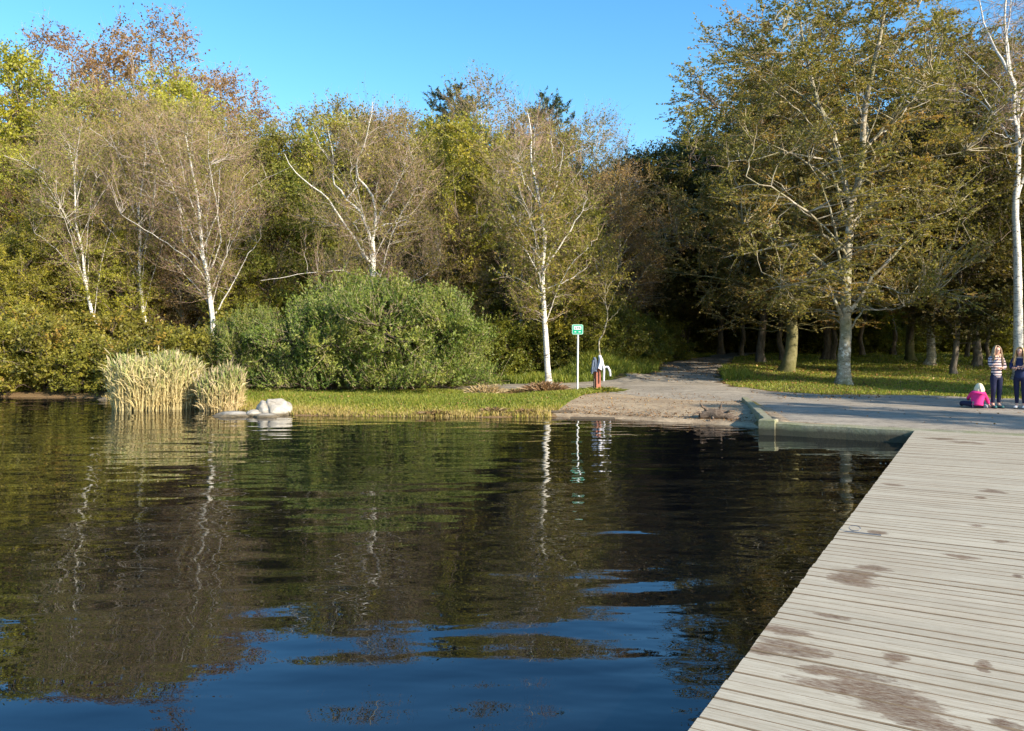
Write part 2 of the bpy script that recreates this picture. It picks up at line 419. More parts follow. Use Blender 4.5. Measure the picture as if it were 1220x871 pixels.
for px, py, a, b in stains:
    v0, u0 = dock_uv(px, py); v1, u1 = dock_uv(px + a, py + a * .14); v2, u2 = dock_uv(px, py + b)
    ra = max(math.hypot(v1 - v0, u1 - u0), .03); rb = max(abs(u2 - u0), .035)
    dx = k.math('DIVIDE', k.math('SUBTRACT', sepn.outputs[0], v0), ra); dy = k.math('DIVIDE', k.math('SUBTRACT', sepn.outputs[1], u0), rb)
    r2 = k.math('ADD', k.math('MULTIPLY', dx, dx), k.math('MULTIPLY', dy, dy))
    s_ = k.math('SUBTRACT', 1.15, k.math('SQRT', r2))
    acc = s_ if acc is None else k.math('MAXIMUM', acc, s_)
stm = k.ramp(k.math('ADD', k.math('ADD', acc, wn), k.math('ADD', plk, k.math('MULTIPLY_ADD', gr, .6, -.3))), [(.0, (0, 0, 0)), (.12, (.7, .7, .7)), (.6, (1, 1, 1))])
scuff = k.ramp(k.noise(k.mapping(co, (3, 14, 1)), 7, 5, .75), [(.42, (1, 1, 1)), (.62, (.35, .35, .35))])
c = k.mix(k.math('MULTIPLY', k.math('MULTIPLY', stm, 1.0), scuff), c, k.mix(k.noise(co, 3.5, 3), (.075, .045, .025), (.18, .095, .048)))
rg = k.math('MULTIPLY_ADD', stm, -.3, .82)
k.pbr(c, rg, k.bump(gr, .45, .006), .3); M['deck'] = k.m
M['plank_edge'] = plain('dirty_plank_edge', (.17, .125, .08), .9, .2, nscale=18, namp=.5)
mb = MB(); y = -9.0; W = 5.2
while y < 13.3:
    w = .104 + R.normal() * .003; x0 = R.normal() * .0018; z = R.normal() * .0012; tl = R.normal() * .0012
    ch = .0035 + .002 * R.random(); y1 = y + w
    xs = np.linspace(x0, W + R.normal() * .0018, 7)
    prof = [(y, -.04), (y, -ch), (y + ch, 0), (y1 - ch, 0), (y1, -ch), (y1, -.04)]
    V = []
    for i, x in enumerate(xs):
        dz = z + R.normal() * .0012; dy = R.normal() * .0012
        V += [(x, yy + dy, zz + dz + tl * (yy - y) / w) for yy, zz in prof]
    q = []
    for i in range(6):
        a, b = i * 6, i * 6 + 6
        q += [(a + j, a + j + 1, b + j + 1, b + j) for j in range(5)] + [(a + 5, a, b, b + 5)]
    q += [(0, 5, 4, 1), (1, 4, 3, 2), (36, 37, 40, 41), (37, 38, 39, 40)]
    tn = R.random(); top = [i * 6 + 2 - i for i in range(0)]
    side = [f_ for i, f_ in enumerate(q[:36]) if i % 6 in (0, 1, 4, 5)]; rest = [f_ for i, f_ in enumerate(q) if i >= 36 or i % 6 not in (0, 1, 4, 5)]
    mb.add(V, [f[::-1] for f in rest], tint=tn); mb.n -= 0
    mb.add(np.zeros((0, 3)), np.array([f[::-1] for f in side]) - len(V), mat=1, tint=tn)
    y += w + .0048 + abs(R.normal()) * .003
obj('deck_boards', mb.mesh('deck_boards', [M['deck'], M['plank_edge']]), dock)
M['wet_timber'] = plain('wet_timber', (.075, .058, .04), .7, .3, nscale=12, bump=.3)
mb = MB(); box(mb, (.035, -9, -.24), (.11, 13.27, -.045)); obj('edge_beam', mb.mesh('edge_beam', [M['wet_timber']]), dock)
mb = MB(); box(mb, (W - .11, -9, -.24), (W - .035, 13.27, -.045)); obj('edge_beam', mb.mesh('edge_beam', [M['wet_timber']]), dock)
for xx in (1.3, 2.6, 3.9):
    mb = MB(); box(mb, (xx, -9, -.24), (xx + .08, 13.27, -.045)); obj('joist', mb.mesh('joist', [M['wet_timber']]), dock)
for u in (-7, -2.5, 2, 6.5, 11):
    for xx in (.22, 2.5, 4.95):
        v, q = tubes(np.array([[(xx, u, -2.2), (xx, u, -.245)]]), np.array([[.1, .1]]), 12)
        obj('pile', MB().add(v, q).mesh('pile', [M['wet_timber']], True), dock)
# cleat on the boards near the edge
v0, u0 = dock_uv(1010, 634)
k = plain('grey_iron', (.16, .17, .19), .5, .5, .6); M['iron'] = k
cl = thing('mooring_ring', 'small grey iron mooring staple on the edge planks of the dock', 'mooring ring', tuple(onz(1010, 634)[:2]) + (.004,), math.atan2(DV[1], DV[0]))
a_ = np.linspace(0, 6.2832, 25); ringp = np.stack([.045 * np.cos(a_) + .05, .028 * np.sin(a_) + .04, .012 + .016 * (1 + np.sin(a_))], 1)
v, q = tubes(ringp[None], np.full((1, 25), .0035), 8); obj('ring', MB().add(v, q).mesh('ring', [M['iron']], True), cl)
mb = MB(); box(mb, (-.02, -.014, -.002), (.26, .008, .006), ch=.003); obj('plate', mb.mesh('plate', [M['iron']]), cl)

# ------------------------------------------------------------------ quay wall
k = NT('old_concrete'); co = k.coord()
n1 = k.noise(co, 2.2, 6, .7); n2 = k.noise(co, 24, 4, .7); sp = k.n('SeparateXYZ', Vector=co).outputs[2]
hn = k.math('MULTIPLY_ADD', n1, .22, sp)
c = k.ramp(n2, [(.3, (.15, .14, .095)), (.5, (.25, .235, .165)), (.7, (.34, .32, .25))])
c = k.mix(k.math('MULTIPLY', k.ramp(n1, [(.4, (0, 0, 0)), (.6, (1, 1, 1))]), .6), c, (.17, .18, .075))
wet = k.ramp(k.math('ADD', hn, .40), [(.37, (1, 1, 1)), (.47, (0, 0, 0))])
c = k.mix(k.math('MULTIPLY', wet, .9), c, (.045, .04, .024))
k.pbr(c, .8, k.bump(n2, .5, .012), .3); M['concrete'] = k.m
quay = thing('quay_wall', 'low mossy concrete quay wall between gravel and water, sloping wing at its left end', 'quay wall')
def wallseg(name, a, b, z0, zt_a, zt_b, th, n=24):
    a, b = np.array(a), np.array(b); d = (b - a) / np.linalg.norm(b - a); nn = np.array([-d[1], d[0]]) * th
    V = []
    for i in range(n + 1):
        t = i / n; p = a + (b - a) * t; zt = zt_a + (zt_b - zt_a) * t + .006 * math.sin(i * 2.1)
        w = .006 * math.sin(i * 1.7 + 1)
        nd = nn / th * w
        V += [(*(p + nd), z0), (*(p + nd), zt - .02), (*(p + nn * .08), zt), (*(p + nn), zt), (*(p + nn), z0)]
    q = []
    for i in range(n):
        A, B = i * 5, i * 5 + 5
        q += [(A + j, B + j, B + j + 1, A + j + 1) for j in range(4)]
    tr = [(0, 1, 2), (0, 2, 3), (0, 3, 4)] + [(n * 5, n * 5 + 2, n * 5 + 1), (n * 5, n * 5 + 3, n * 5 + 2), (n * 5, n * 5 + 4, n * 5 + 3)]
    return obj(name, MB().add(V, q, tr).mesh(name, [M['concrete']]), quay)
f = (QC - QA) / np.linalg.norm(QC - QA)
wallseg('front_face', QA + f * .12, QC, -1.6, -.0, .03, .34)
s = (QB - QA) / np.linalg.norm(QB - QA)
wallseg('wing', QB, QA + s * .12, -1.2, .10, .055, .17)
mb = MB(); box(mb, (-.16, -.16, -1.6), (.16, .16, .065), ch=.02)
o = obj('corner_pier', mb.mesh('corner_pier', [M['concrete']]), quay); o.location = (QA[0] + .08, QA[1] + .05, 0); o.rotation_euler = (0, 0, -.56)

# ------------------------------------------------------------------ trees
def prof(kind, t):
    t = np.clip(t, 0, 1)
    if kind == 'dome': return np.where(t < .4, .72 + .28 * t / .4, np.sqrt(np.maximum(1 - ((t - .4) / .6) ** 2, .002)))
    if kind == 'oval': return np.sqrt(np.maximum(1 - ((t - .45) / .55) ** 2, .003)) * np.where(t < .45, .85 + .15 * t / .45, 1)
    if kind == 'vase': return (.28 + .72 * sstep(0, .6, t)) * np.sqrt(np.maximum(1 - (np.maximum(t - .55, 0) / .45) ** 2, .003))
    if kind == 'bush': return np.sqrt(np.maximum(1 - (np.maximum(t - .12, 0) / .88) ** 2.2, .003))
    if kind == 'cone': return (1 - t) ** .75 * .95 + .05
    if kind == 'pine': return np.where(t < .35, .25, np.sqrt(np.maximum(1 - ((t - .6) / .4) ** 2, .02)))
    return np.ones_like(t)

def make_tree(name, seed, H, rad, base, shape='dome', trunk=None, r0=.2, limbs=(), n_auto=14, rise=.5, n_clus=260, twigs=9, twig_len=.7, twig_up=.2, twig_spread=.8,
              leaves=9, leaf=.055, flat=0., nflat=None, tvar=.2, bark='dark_bark', twigm='twig_dark', leafm='leaf_green', lobes=.22, sub_r=.014, twig_w=.004, droop=0., tint_bias=0., fork=None, top_bare=0., twiglets=0, shell=.45, limb_k=.42, limb_r=1.0, trunk_end=.5, stems=1, leaf_long=1.5, parts=('trunk', 'crown')):
    g = np.random.default_rng(seed); nflat = flat if nflat is None else nflat
    ph = g.random(6) * 6.28
    def env(t, az):
        return rad * prof(shape, t) * (1 + lobes * (np.sin(2 * az + ph[0] + 3 * t) * .5 + np.sin(3 * az + ph[1] - 5 * t) * .5 + np.sin(5 * az + ph[2] + 9 * t) * .4 + np.sin(ph[3] + 14 * t + az) * .4))
    bk = MB()
    samples, srad = [], []
    # trunk(s)
    if trunk is None:
        tr = []
        for q in range(stems):
            n = 14; zz = -.25 + (H * .93 + .25) * np.linspace(0, 1, n) ** 1.6
            w = np.cumsum(g.normal(size=(n, 2)) * .012 * H, 0) * .5; w -= w[0]
            spread = 0 if stems == 1 else 1
            az = q * 2.4 + g.random()
            off = np.stack([np.cos(az) * zz * .28 * spread + w[:, 0], np.sin(az) * zz * .28 * spread + w[:, 1]], 1) + spread * .15 * np.array([[math.cos(az), math.sin(az)]])
            tr.append(np.column_stack([off, zz * (1 if stems == 1 else .8)]))
    else:
        tr = [resample(trunk, 18)]
    for T in tr:
        n = len(T); z = T[:, 2]
        f_ = np.clip(z / max(T[-1, 2], .1), 0, 1)
        endr = .12 if trunk is None else trunk_end
        rr = r0 * (1 - (1 - endr) * f_ ** .9)
        u_ = np.linspace(0, 1, 40) ** 1.5; T2 = np.stack([np.interp(u_, np.linspace(0, 1, n), T[:, j]) for j in range(3)], 1); rr2 = np.interp(u_, np.linspace(0, 1, n), rr) * (1 + .5 * np.exp(-np.maximum(T2[:, 2], 0) / (.9 * r0 + .04)))
        rr2[-1] *= .6
        v, q = tubes(T2[None], rr2[None], 12)
        a = np.tile(np.arange(12) / 12 * 6.283, 40); zz = np.repeat(T2[:, 2], 12); c0 = np.repeat(T2, 12, 0)
        fl = 1 + .16 * np.exp(-np.maximum(zz, 0) / (2 * r0)) * np.sin(a * 5 + ph[4]) + .035 * np.sin(a * 3 + zz * 4) + .03 * g.normal(size=len(a))
        v = c0 + (v - c0) * fl[:, None]
        bk.add(v, q, tint=0.0)
        m = T2[:, 2] > base * .75
        samples.append(T2[m]); srad.append(rr2[m])
    T0 = tr[0]
    # traced limbs
    P_, R_ = [], []
    for pl in limbs:
        p = resample(pl[0], 14) if isinstance(pl, tuple) else resample(pl, 14)
        r_ = pl[1] if isinstance(pl, tuple) else r0 * .35
        p[1:-1] += g.normal(size=(12, 3)) * .02
        P_.append(p); R_.append(np.linspace(r_, max(r_ * .22, .012), 14))
    # grown limbs
    for i in range(n_auto):
        u = (i + g.random() * .8) / max(n_auto, 1)
        T = tr[i % len(tr)]
        h0 = base * .8 + (H * .78 - base * .8) * u ** 1.1 if stems == 1 else H * (.05 + .5 * u)
        p0 = np.array([np.interp(h0, T[:, 2], T[:, j]) for j in range(3)])
        az = i * 2.39996 + g.normal() * .35
        te = np.clip((h0 - base) / (H - base) + rise * (.35 + .3 * g.random()) * (1 - u * .5), .02, .97)
        L = env(te, az) * (.75 + .25 * g.random())
        p2 = np.array([L * math.cos(az), L * math.sin(az), base + te * (H - base)])
        out = np.array([math.cos(az), math.sin(az), 0])
        p1 = p0 + out * L * .45 + np.array([0, 0, (p2[2] - p0[2]) * (.75 if droop <= 0 else 1.1)])
        c = bez(p0[None], p1[None], p2[None], 14)[0]
        c[1:] += np.cumsum(g.normal(size=(13, 3)) * L * .013, 0)
        rb = max(r0 * (1 - .8 * u) * limb_k, .016)
        P_.append(c); R_.append(np.linspace(rb, max(.2 * rb, .01), 14))
    if P_:
        R_ = [x * limb_r for x in R_]
        v, q = tubes(np.array(P_), np.array(R_), 6)
        bk.add(v, q, tint=np.repeat(np.clip(.72 - np.array([r[0] for r in R_]) * 6, .05, .62), len(q) // len(P_)))
        for p, r_ in zip(P_, R_):
            samples.append(p[3:]); srad.append(r_[3:])
    S = np.concatenate(samples)
    # clusters
    N = n_clus * 4
    t = g.random(N); az = g.random(N) * 6.283
    keep = g.random(N) < prof(shape, t) ** 1.4 + .04
    t, az = t[keep][:n_clus], az[keep][:n_clus]
    n_clus = len(t)
    rr = env(t, az) * np.clip(g.random(n_clus) ** shell, .1, 1)
    tz = base + t * (H - base)
    ax = np.stack([np.interp(tz, T0[:, 2], T0[:, j]) for j in (0, 1)], 1) if stems == 1 else np.zeros((n_clus, 2))
    Cc = np.column_stack([ax[:, 0] + rr * np.cos(az), ax[:, 1] + rr * np.sin(az), tz])
    if droop: Cc[:, 2] -= droop * rr / rad
    Qi = np.zeros(n_clus, int)
    for i in range(n_clus):
        dv = S - Cc[i]
        cost = np.linalg.norm(dv, axis=1) + 1.1 * np.maximum(dv[:, 2] + .25 * np.hypot(dv[:, 0], dv[:, 1]) * rise, 0)
        Qi[i] = np.argmin(cost)
    Q = S[Qi]; L = np.linalg.norm(Cc - Q, axis=1, keepdims=True)
    mid = Q + (Cc - Q) * .5 + np.column_stack([g.normal(size=(n_clus, 2)) * .1 * L, (.12 * rise + .06 * g.normal(size=n_clus)) * L[:, 0]])
    SB = bez(Q, mid, Cc, 6)
    SB[:, 1:-1] += g.normal(size=(n_clus, 4, 3)) * .03 * L[:, None]
    rb = (sub_r * (.6 + .25 * L[:, 0]))[:, None] * np.linspace(1, .35, 6)[None]
    v, q = tubes(SB, rb, 4); bk.add(v, q, tint=.75)
    # twigs
    cr = MB()
    K = twigs; s = .25 + .75 * g.random((n_clus, K)) ** .8
    fi = s * 5; i0 = np.minimum(fi.astype(int), 4); fr = (fi - i0)[..., None]
    rowi = np.arange(n_clus)[:, None]
    B0 = SB[rowi, i0] * (1 - fr) + SB[rowi, i0 + 1] * fr
    tang = unit(SB[rowi, i0 + 1] - SB[rowi, i0])
    rnd = g.normal(size=(n_clus, K, 3)); rnd[..., 2] *= (1 - .75 * flat)
    D = unit(tang + rnd * twig_spread + np.array([0, 0, twig_up]))
    Lt = (twig_len * (.5 + g.random((n_clus, K))))[..., None]
    B0 = B0.reshape(-1, 3); D = D.reshape(-1, 3); Lt = Lt.reshape(-1, 1)
    B2 = B0 + D * Lt + np.array([0, 0, 1.]) * (.12 * rise - droop * .15) * Lt
    B1 = B0 + D * Lt * .5 + g.normal(size=B0.shape) * .04 * Lt
    TP = np.stack([B0, B1, B2], 1); nt = len(TP)
    v, q = ribbons(TP, np.full((nt, 3), twig_w) * np.array([1.3, 1, .5]), g); cr.add(v, q, mat=0)
    if twiglets:
        s2 = .15 + .85 * g.random((nt, twiglets, 1))
        b0 = (TP[:, None, 0] * (1 - s2) + TP[:, None, 2] * s2).reshape(-1, 3)
        d2 = unit(np.repeat(D, twiglets, 0) + g.normal(size=(nt * twiglets, 3)) * .55 + np.array([0, 0, twig_up * .6 - droop * .3]))
        l2 = np.repeat(Lt, twiglets, 0) * (.3 + .4 * g.random((nt * twiglets, 1)))
        tp2 = np.stack([b0, b0 + d2 * l2], 1)
        v, q = ribbons(tp2, np.full((len(tp2), 2), twig_w * .75) * np.array([1, .4]), g); cr.add(v, q, mat=0)
    # leaves
    if leaves:
        nl = nt * leaves
        keepc = (g.random(n_clus) > top_bare * np.clip((t - .45) * 2.5, 0, 1))
        s3 = .15 + .95 * g.random((nt, leaves, 1))
        c = (TP[:, None, 0] * (1 - s3) + TP[:, None, 2] * s3) + g.normal(size=(nt, leaves, 3)) * leaf * np.array([1.1, 1.1, 1.1 - .7 * flat])
        a = unit(np.repeat(D[:, None], leaves, 1) * .5 + g.normal(size=(nt, leaves, 3)) * np.array([1, 1, 1 - .6 * flat]))
        nrm = g.normal(size=(nt, leaves, 3)) * np.array([1, 1, 1]) + np.array([0, 0, 2.2 * nflat + .3])
        b = unit(np.cross(nrm, a))
        sz = leaf * (.65 + .7 * g.random((nt, leaves, 1)))
        ct = np.repeat(np.clip(.5 + tint_bias + g.normal(size=n_clus) * tvar, 0, 1), K)[:, None] + g.normal(size=(nt, leaves)) * .13
        kk = np.repeat(keepc, K)
        c, a, b, sz, ct = [w[kk].reshape(-1, w.shape[-1] if w.ndim == 3 else 1) for w in (c, a, b, sz, ct)]
        V = np.stack([c - a * sz * leaf_long, c - b * sz * .8 + a * sz * .1, c + a * sz * leaf_long, c + b * sz * .8 + a * sz * .1], 1)
        cr.add(V.reshape(-1, 3), np.arange(len(c) * 4).reshape(-1, 4), mat=1, tint=np.clip(ct[:, 0], 0, 1))
    tm = bk.mesh(name + '_' + parts[0], [M[bark]], True)
    cm = cr.mesh(name + '_' + parts[1], [M[twigm], M[leafm]], False)
    return (name, tm, cm, parts)

def plant(proto, x, y, label, cat='tree', group=None, rz=0., sc=(1, 1, 1), name=None, dz=0.):
    o = thing(name or proto[0], label, cat, (x, y, gz(x, y) + dz), rz, group)
    o.scale = sc if not np.isscalar(sc) else (sc,) * 3
    obj(proto[3][0], proto[1], o); obj(proto[3][1], proto[2], o)
    return o
def px_x(px, D): return (px - CX) / F * D

def trace(D, base_px, base_z, lines, g, dys=None, amp=.45):
    """pixel polylines at depth D -> local coordinates about the trunk base; each limb also runs towards or away from the viewer"""
    out = []
    o = np.array([px_x(base_px, D), D, base_z])
    for i, (pl, r_) in enumerate(lines):
        p = np.array([at(x, y, D) for x, y in pl]) - o
        s = np.linspace(0, 1, len(p)); L = np.linalg.norm(p[-1] - p[0])
        k_ = (g.random() * 2 - 1) * amp if dys is None else dys[i]
        p[:, 1] += k_ * L * s ** 1.3
        out.append((p, r_))
    return out

g = np.random.default_rng(11)
# --- traced trees
D = 28.3; bz = gz(px_x(1005, D), D)
bl = trace(D, 1005, bz, [
    ([(1013, 243), (1011, 229), (1007, 210), (1002, 181), (999, 152), (992.7, 136), (986, 119), (982, 103), (982, 84), (975, 40), (968, -5), (965, -40)], .13),
    ([(999, 152), (977, 130), (958.6, 107), (935, 85), (915, 60)], .06), ([(1000, 174), (986.5, 164), (965, 158), (942, 140), (915, 125)], .05),
    ([(1015, 240), (1022.6, 216), (1025, 189.5), (1022.6, 156), (1022.6, 131.6), (1023.7, 107), (1027, 88), (1032, 50), (1034, 5), (1040, -40)], .15),
    ([(1021.6, 148), (1015, 131), (1014, 111), (1010, 70), (1005, 20)], .05), ([(1024, 190), (1041, 167), (1053.6, 155), (1068, 150), (1092, 125), (1110, 100)], .07),
    ([(1041, 167), (1060, 140), (1070, 121), (1080, 92), (1092, 40)], .05), ([(1025, 180), (1040, 150), (1039, 134), (1039, 105), (1044, 55)], .05),
    ([(1020, 224), (1029, 211), (1055.7, 198), (1088.8, 196), (1125, 190)], .06), ([(1004, 380), (993, 360), (979.5, 337), (959, 323), (943, 333), (915, 345)], .075),
    ([(1009, 330), (991.6, 321), (978, 304), (953.7, 287), (926, 292), (875, 302)], .075), ([(1009, 345), (998, 325), (988, 295), (976, 261), (957, 233), (935, 212)], .08),
    ([(1013, 295), (1026, 261), (1045, 240), (1080, 224)], .06), ([(1010, 340), (1029, 337), (1062, 350), (1090, 352)], .045), ([(1010, 395), (1033, 368), (1075, 368), (1105, 362)], .05),
    ([(1011, 262), (997.5, 235), (988, 208), (977, 194), (940, 191), (924, 187), (887, 199), (855, 204)], .065), ([(1011, 300), (985, 270), (977, 258), (965, 235), (950, 220)], .05)],
    g, [.2, .3, -.4, -.2, .5, .3, -.3, .5, -.4, -.5, .35, -.5, .5, -.5, .45, -.3, .4])
tk = trace(D, 1005, bz, [([(1005, 468), (1005, 455), (1006, 430), (1008, 400), (1008, 360), (1010, 320), (1012, 290), (1014, 262), (1016, 240)], .3)], g, [0.02])[0][0]
T_BEECH = make_tree('pale_beech', 21, 15.8, 5.2, 2.6, 'dome', trunk=tk, r0=.235, limbs=bl, limb_r=.85, n_auto=9, rise=.45, n_clus=540, twigs=12, twig_len=.58, twig_up=.0, twig_spread=.75, leaves=12, leaf=.034, flat=.85, nflat=.4,
                    bark='beech_bark', twigm='twig_pale', leafm='leaf_olive', sub_r=.02, shell=.42, tint_bias=.08, lobes=.28)
plant(T_BEECH, px_x(1005, D), D, 'tall pale beech with forked lit trunk, alone on the lawn beside the path', 'tree')

D = 31; bz = gz(px_x(443, D), D)
bl = trace(D, 443, bz, [
    ([(441, 312), (432, 301), (420.5, 278), (406, 258), (394.7, 238), (377.5, 226), (357, 209), (353, 195)], .075), ([(442, 286), (435, 266.6), (429, 252), (415, 241), (409, 229), (397.6, 218), (396, 195), (395, 172), (390, 150)], .085),
    ([(415, 241), (415, 235), (425, 220.6), (423, 206), (428, 185)], .045), ([(444, 286), (449, 264), (449, 244), (443.5, 229), (429, 215), (430.6, 203), (440.6, 186), (449, 169), (455, 140)], .085),
    ([(448, 268), (452, 258), (459, 244), (473.6, 228), (485, 205)], .05), ([(447, 275), (455, 266.6), (472, 264), (485, 255), (500, 235)], .045),
    ([(442, 345), (440, 338), (414, 324), (372, 328), (325, 338)], .026), ([(443, 368), (432, 363), (419, 346), (403, 339), (383, 346)], .022), ([(444, 320), (470, 345), (500, 330), (520, 315)], .035),
    ([(396, 195), (380, 175), (372, 150)], .03), ([(440, 186), (420, 165), (415, 140)], .03)], g)
tk = trace(D, 443, bz, [([(442, 470), (443, 450), (443, 400), (443.5, 360), (445, 310), (443.5, 282)], .2)], g, [0.0])[0][0]
T_BIRCHB = make_tree('white_birch', 22, 10.4, 3.0, 3.6, 'dome', trunk=tk, r0=.17, limbs=bl, n_auto=8, limb_k=.2, limb_r=.72, rise=1.0, n_clus=320, twigs=10, twig_len=.75, twig_up=.55, twig_spread=.6, leaves=5, leaf=.028, tint_bias=-.15,
                     bark='birch_bark', twigm='twig', leafm='leaf_birch', sub_r=.010, twig_w=.003, twiglets=3, shell=.5)
plant(T_BIRCHB, px_x(443, D), D, 'white birch with twisted bare forks rising behind the big round green bush', 'tree', 'birches at the wood edge')

D = 29; bz = gz(px_x(652, D), D)
bl = trace(D, 652, bz, [
    ([(645, 310), (626, 285), (617, 271), (605, 245)], .04), ([(644, 330), (623, 294), (603, 279), (590, 262)], .04), ([(648, 322), (663, 300), (689, 259), (698, 240)], .05), ([(646, 256), (660, 233), (666, 205), (670, 180)], .04),
    ([(645, 232), (657.6, 210), (659, 196), (658, 160)], .035), ([(642, 241), (626, 219), (618, 195)], .035), ([(648, 345), (675, 335), (700, 318)], .035), ([(645, 350), (615, 330), (590, 322)], .03)], g)
tk = trace(D, 652, bz, [([(654, 466), (653, 450), (650, 400), (647, 350), (646, 337), (647.5, 302), (650, 285), (646, 262), (644, 242), (637.5, 213), (632, 185), (634, 155), (628, 128)], .13)], g, [.03])[0][0]
T_BIRCHC = make_tree('white_birch', 23, 10.2, 2.0, 2.4, 'oval', trunk=tk, trunk_end=.15, limb_k=.25, limb_r=.8, r0=.12, limbs=bl, n_auto=10, rise=.9, n_clus=300, twigs=9, twig_len=.65, twig_up=.4, twig_spread=.6, leaves=8, leaf=.032,
                     bark='birch_bark', twigm='twig', leafm='leaf_birch', sub_r=.010, twig_w=.003, twiglets=2, top_bare=1.0, tint_bias=-.1)
plant(T_BIRCHC, px_x(652, D), D, 'slender white birch with olive leaves and a bare top, standing left of the green sign', 'tree', 'birches at the wood edge')

D = 30; bz = gz(px_x(1213, D), D)
bl = trace(D, 1213, bz, [
    ([(1210, 150), (1209, 143.6), (1209, 106), (1205, 75), (1200, 37), (1203, 0), (1206, -60)], .11), ([(1212, 155), (1216, 123.5), (1222, 95), (1217, 60), (1213, 29), (1214, 0), (1216, -50)], .12), ([(1209, 105), (1196, 75), (1189, 57), (1189, 23), (1183, -20)], .06),
    ([(1209, 143), (1187.5, 141), (1179, 126), (1167, 103), (1153, 92)], .05), ([(1211, 168), (1184.6, 158), (1170, 148)], .04), ([(1214, 140), (1235, 100), (1250, 50), (1255, 0)], .06), ([(1211, 215), (1201, 190), (1200, 165)], .03), ([(1215, 110), (1240, 80), (1265, 60)], .05)], g)
tk = trace(D, 1213, bz, [([(1213, 458), (1213, 440), (1213, 380), (1212, 300), (1209, 247), (1212, 215), (1213, 172), (1212, 150)], .22)], g, [0.0])[0][0]
T_BIRCHR = make_tree('white_birch', 24, 17, 3.4, 8.0, 'vase', trunk=tk, r0=.185, limbs=bl, limb_r=.7, n_auto=6, rise=.9, n_clus=150, twigs=9, twig_len=.9, twig_up=-.1, twig_spread=.6, leaves=0, leaf=.03,
                     bark='birch_bark', twigm='twig', leafm='leaf_birch', sub_r=.014, twig_w=.0045, twiglets=3, droop=.5)
plant(T_BIRCHR, px_x(1213, D), D, 'thick white birch trunk with drooping bare twigs behind the two standing girls', 'tree')

D = 33; bz = gz(px_x(254, D), D)
bl = trace(D, 254, bz, [
    ([(253, 370), (238, 349), (201, 312), (172, 300)], .05), ([(249, 327), (215, 289), (205, 247), (189, 209), (172, 184)], .055), ([(250, 322), (267, 289), (265, 240), (262, 205), (268, 170)], .055), ([(257, 373), (281, 332), (296, 303), (312, 283)], .05),
    ([(246, 318), (225, 270), (212, 225), (200, 180)], .05), ([(250, 340), (230, 310), (190, 280), (165, 262)], .045), ([(240, 300), (255, 250), (250, 200), (255, 150)], .045), ([(239, 270), (222, 220), (215, 170)], .04), ([(252, 345), (275, 305), (290, 255)], .04)], g)
tk = trace(D, 254, bz, [([(255, 470), (254, 410), (254, 383), (250, 355), (247, 326), (241, 303), (238, 260), (235, 232), (230, 209), (221, 161)], .15)], g, [0.0])[0][0]
T_BIRCHD = make_tree('white_birch', 25, 11.0, 3.2, 3.2, 'vase', trunk=tk, trunk_end=.16, r0=.135, limbs=bl, n_auto=10, limb_k=.2, limb_r=.66, rise=1.1, n_clus=330, twigs=10, twig_len=.8, twig_up=.6, twig_spread=.55, leaves=4, leaf=.028, tint_bias=-.15,
                     bark='birch_bark', twigm='twig', leafm='leaf_birch', sub_r=.012, twig_w=.0032, twiglets=3, lobes=.25)
plant(T_BIRCHD, px_x(254, D), D, 'white birch with a fan of bare ascending branches above the left end of the bush', 'tree', 'birches at the wood edge')

# --- grown kinds
T_BIRCHE = make_tree('white_birch', 26, 11.5, 2.3, 3.2, 'vase', r0=.10, n_auto=14, limb_k=.17, rise=1.1, n_clus=190, twigs=9, twig_len=.7, twig_up=.5, twig_spread=.55, leaves=6, leaf=.03, tint_bias=-.15, bark='birch_bark', twigm='twig', leafm='leaf_birch', sub_r=.011, twig_w=.0032, twiglets=3, lobes=.35)
T_YELL = make_tree('yellow_green_tree', 31, 12.5, 3.6, 2.2, 'dome', r0=.18, n_auto=14, rise=.7, n_clus=400, twigs=11, twig_len=.6, twig_up=.3, leaves=13, leaf=.041, flat=.1, twigm='twig_pale', leafm='leaf_yellow', lobes=.3, sub_r=.016)
T_GREEN = make_tree('green_tree', 32, 11.5, 3.0, 1.6, 'oval', r0=.16, n_auto=14, rise=.6, n_clus=380, twigs=11, twig_len=.6, twig_up=.25, leaves=12, leaf=.042, flat=.1, twigm='twig_dark', leafm='leaf_green', lobes=.3, sub_r=.015)
T_BRONZE = make_tree('bronze_beech', 33, 15.5, 4.6, 3.0, 'dome', r0=.25, n_auto=16, rise=.75, n_clus=420, twigs=11, twig_len=.8, twig_up=.3, leaves=6, leaf=.045, flat=.3, bark='beech_bark', twigm='twig', leafm='leaf_bronze', lobes=.3, sub_r=.02, twiglets=2)
T_OLIVE = make_tree('olive_beech', 34, 15.5, 5.2, 2.6, 'dome', r0=.19, n_auto=18, rise=.4, n_clus=560, twigs=12, twig_len=.6, twig_up=.02, twig_spread=.7, leaves=13, leaf=.039, flat=.85, nflat=.35, bark='dark_bark', twigm='twig_pale', leafm='leaf_olive', lobes=.3, sub_r=.018)
T_MOSSY = make_tree('mossy_beech', 35, 12.8, 4.9, 2.5, 'dome', r0=.27, n_auto=18, rise=.3, n_clus=460, twigs=12, twig_len=.6, twig_up=-.05, twig_spread=.6, leaves=13, leaf=.036, flat=.85, nflat=.4, bark='moss_bark', twigm='twig_pale', leafm='leaf_olive', lobes=.3, sub_r=.018, droop=.8)
T_OLIVEM = (T_OLIVE[0], T_OLIVE[1].copy(), T_OLIVE[2], T_OLIVE[3]); T_OLIVEM[1].materials[0] = M['moss_bark']
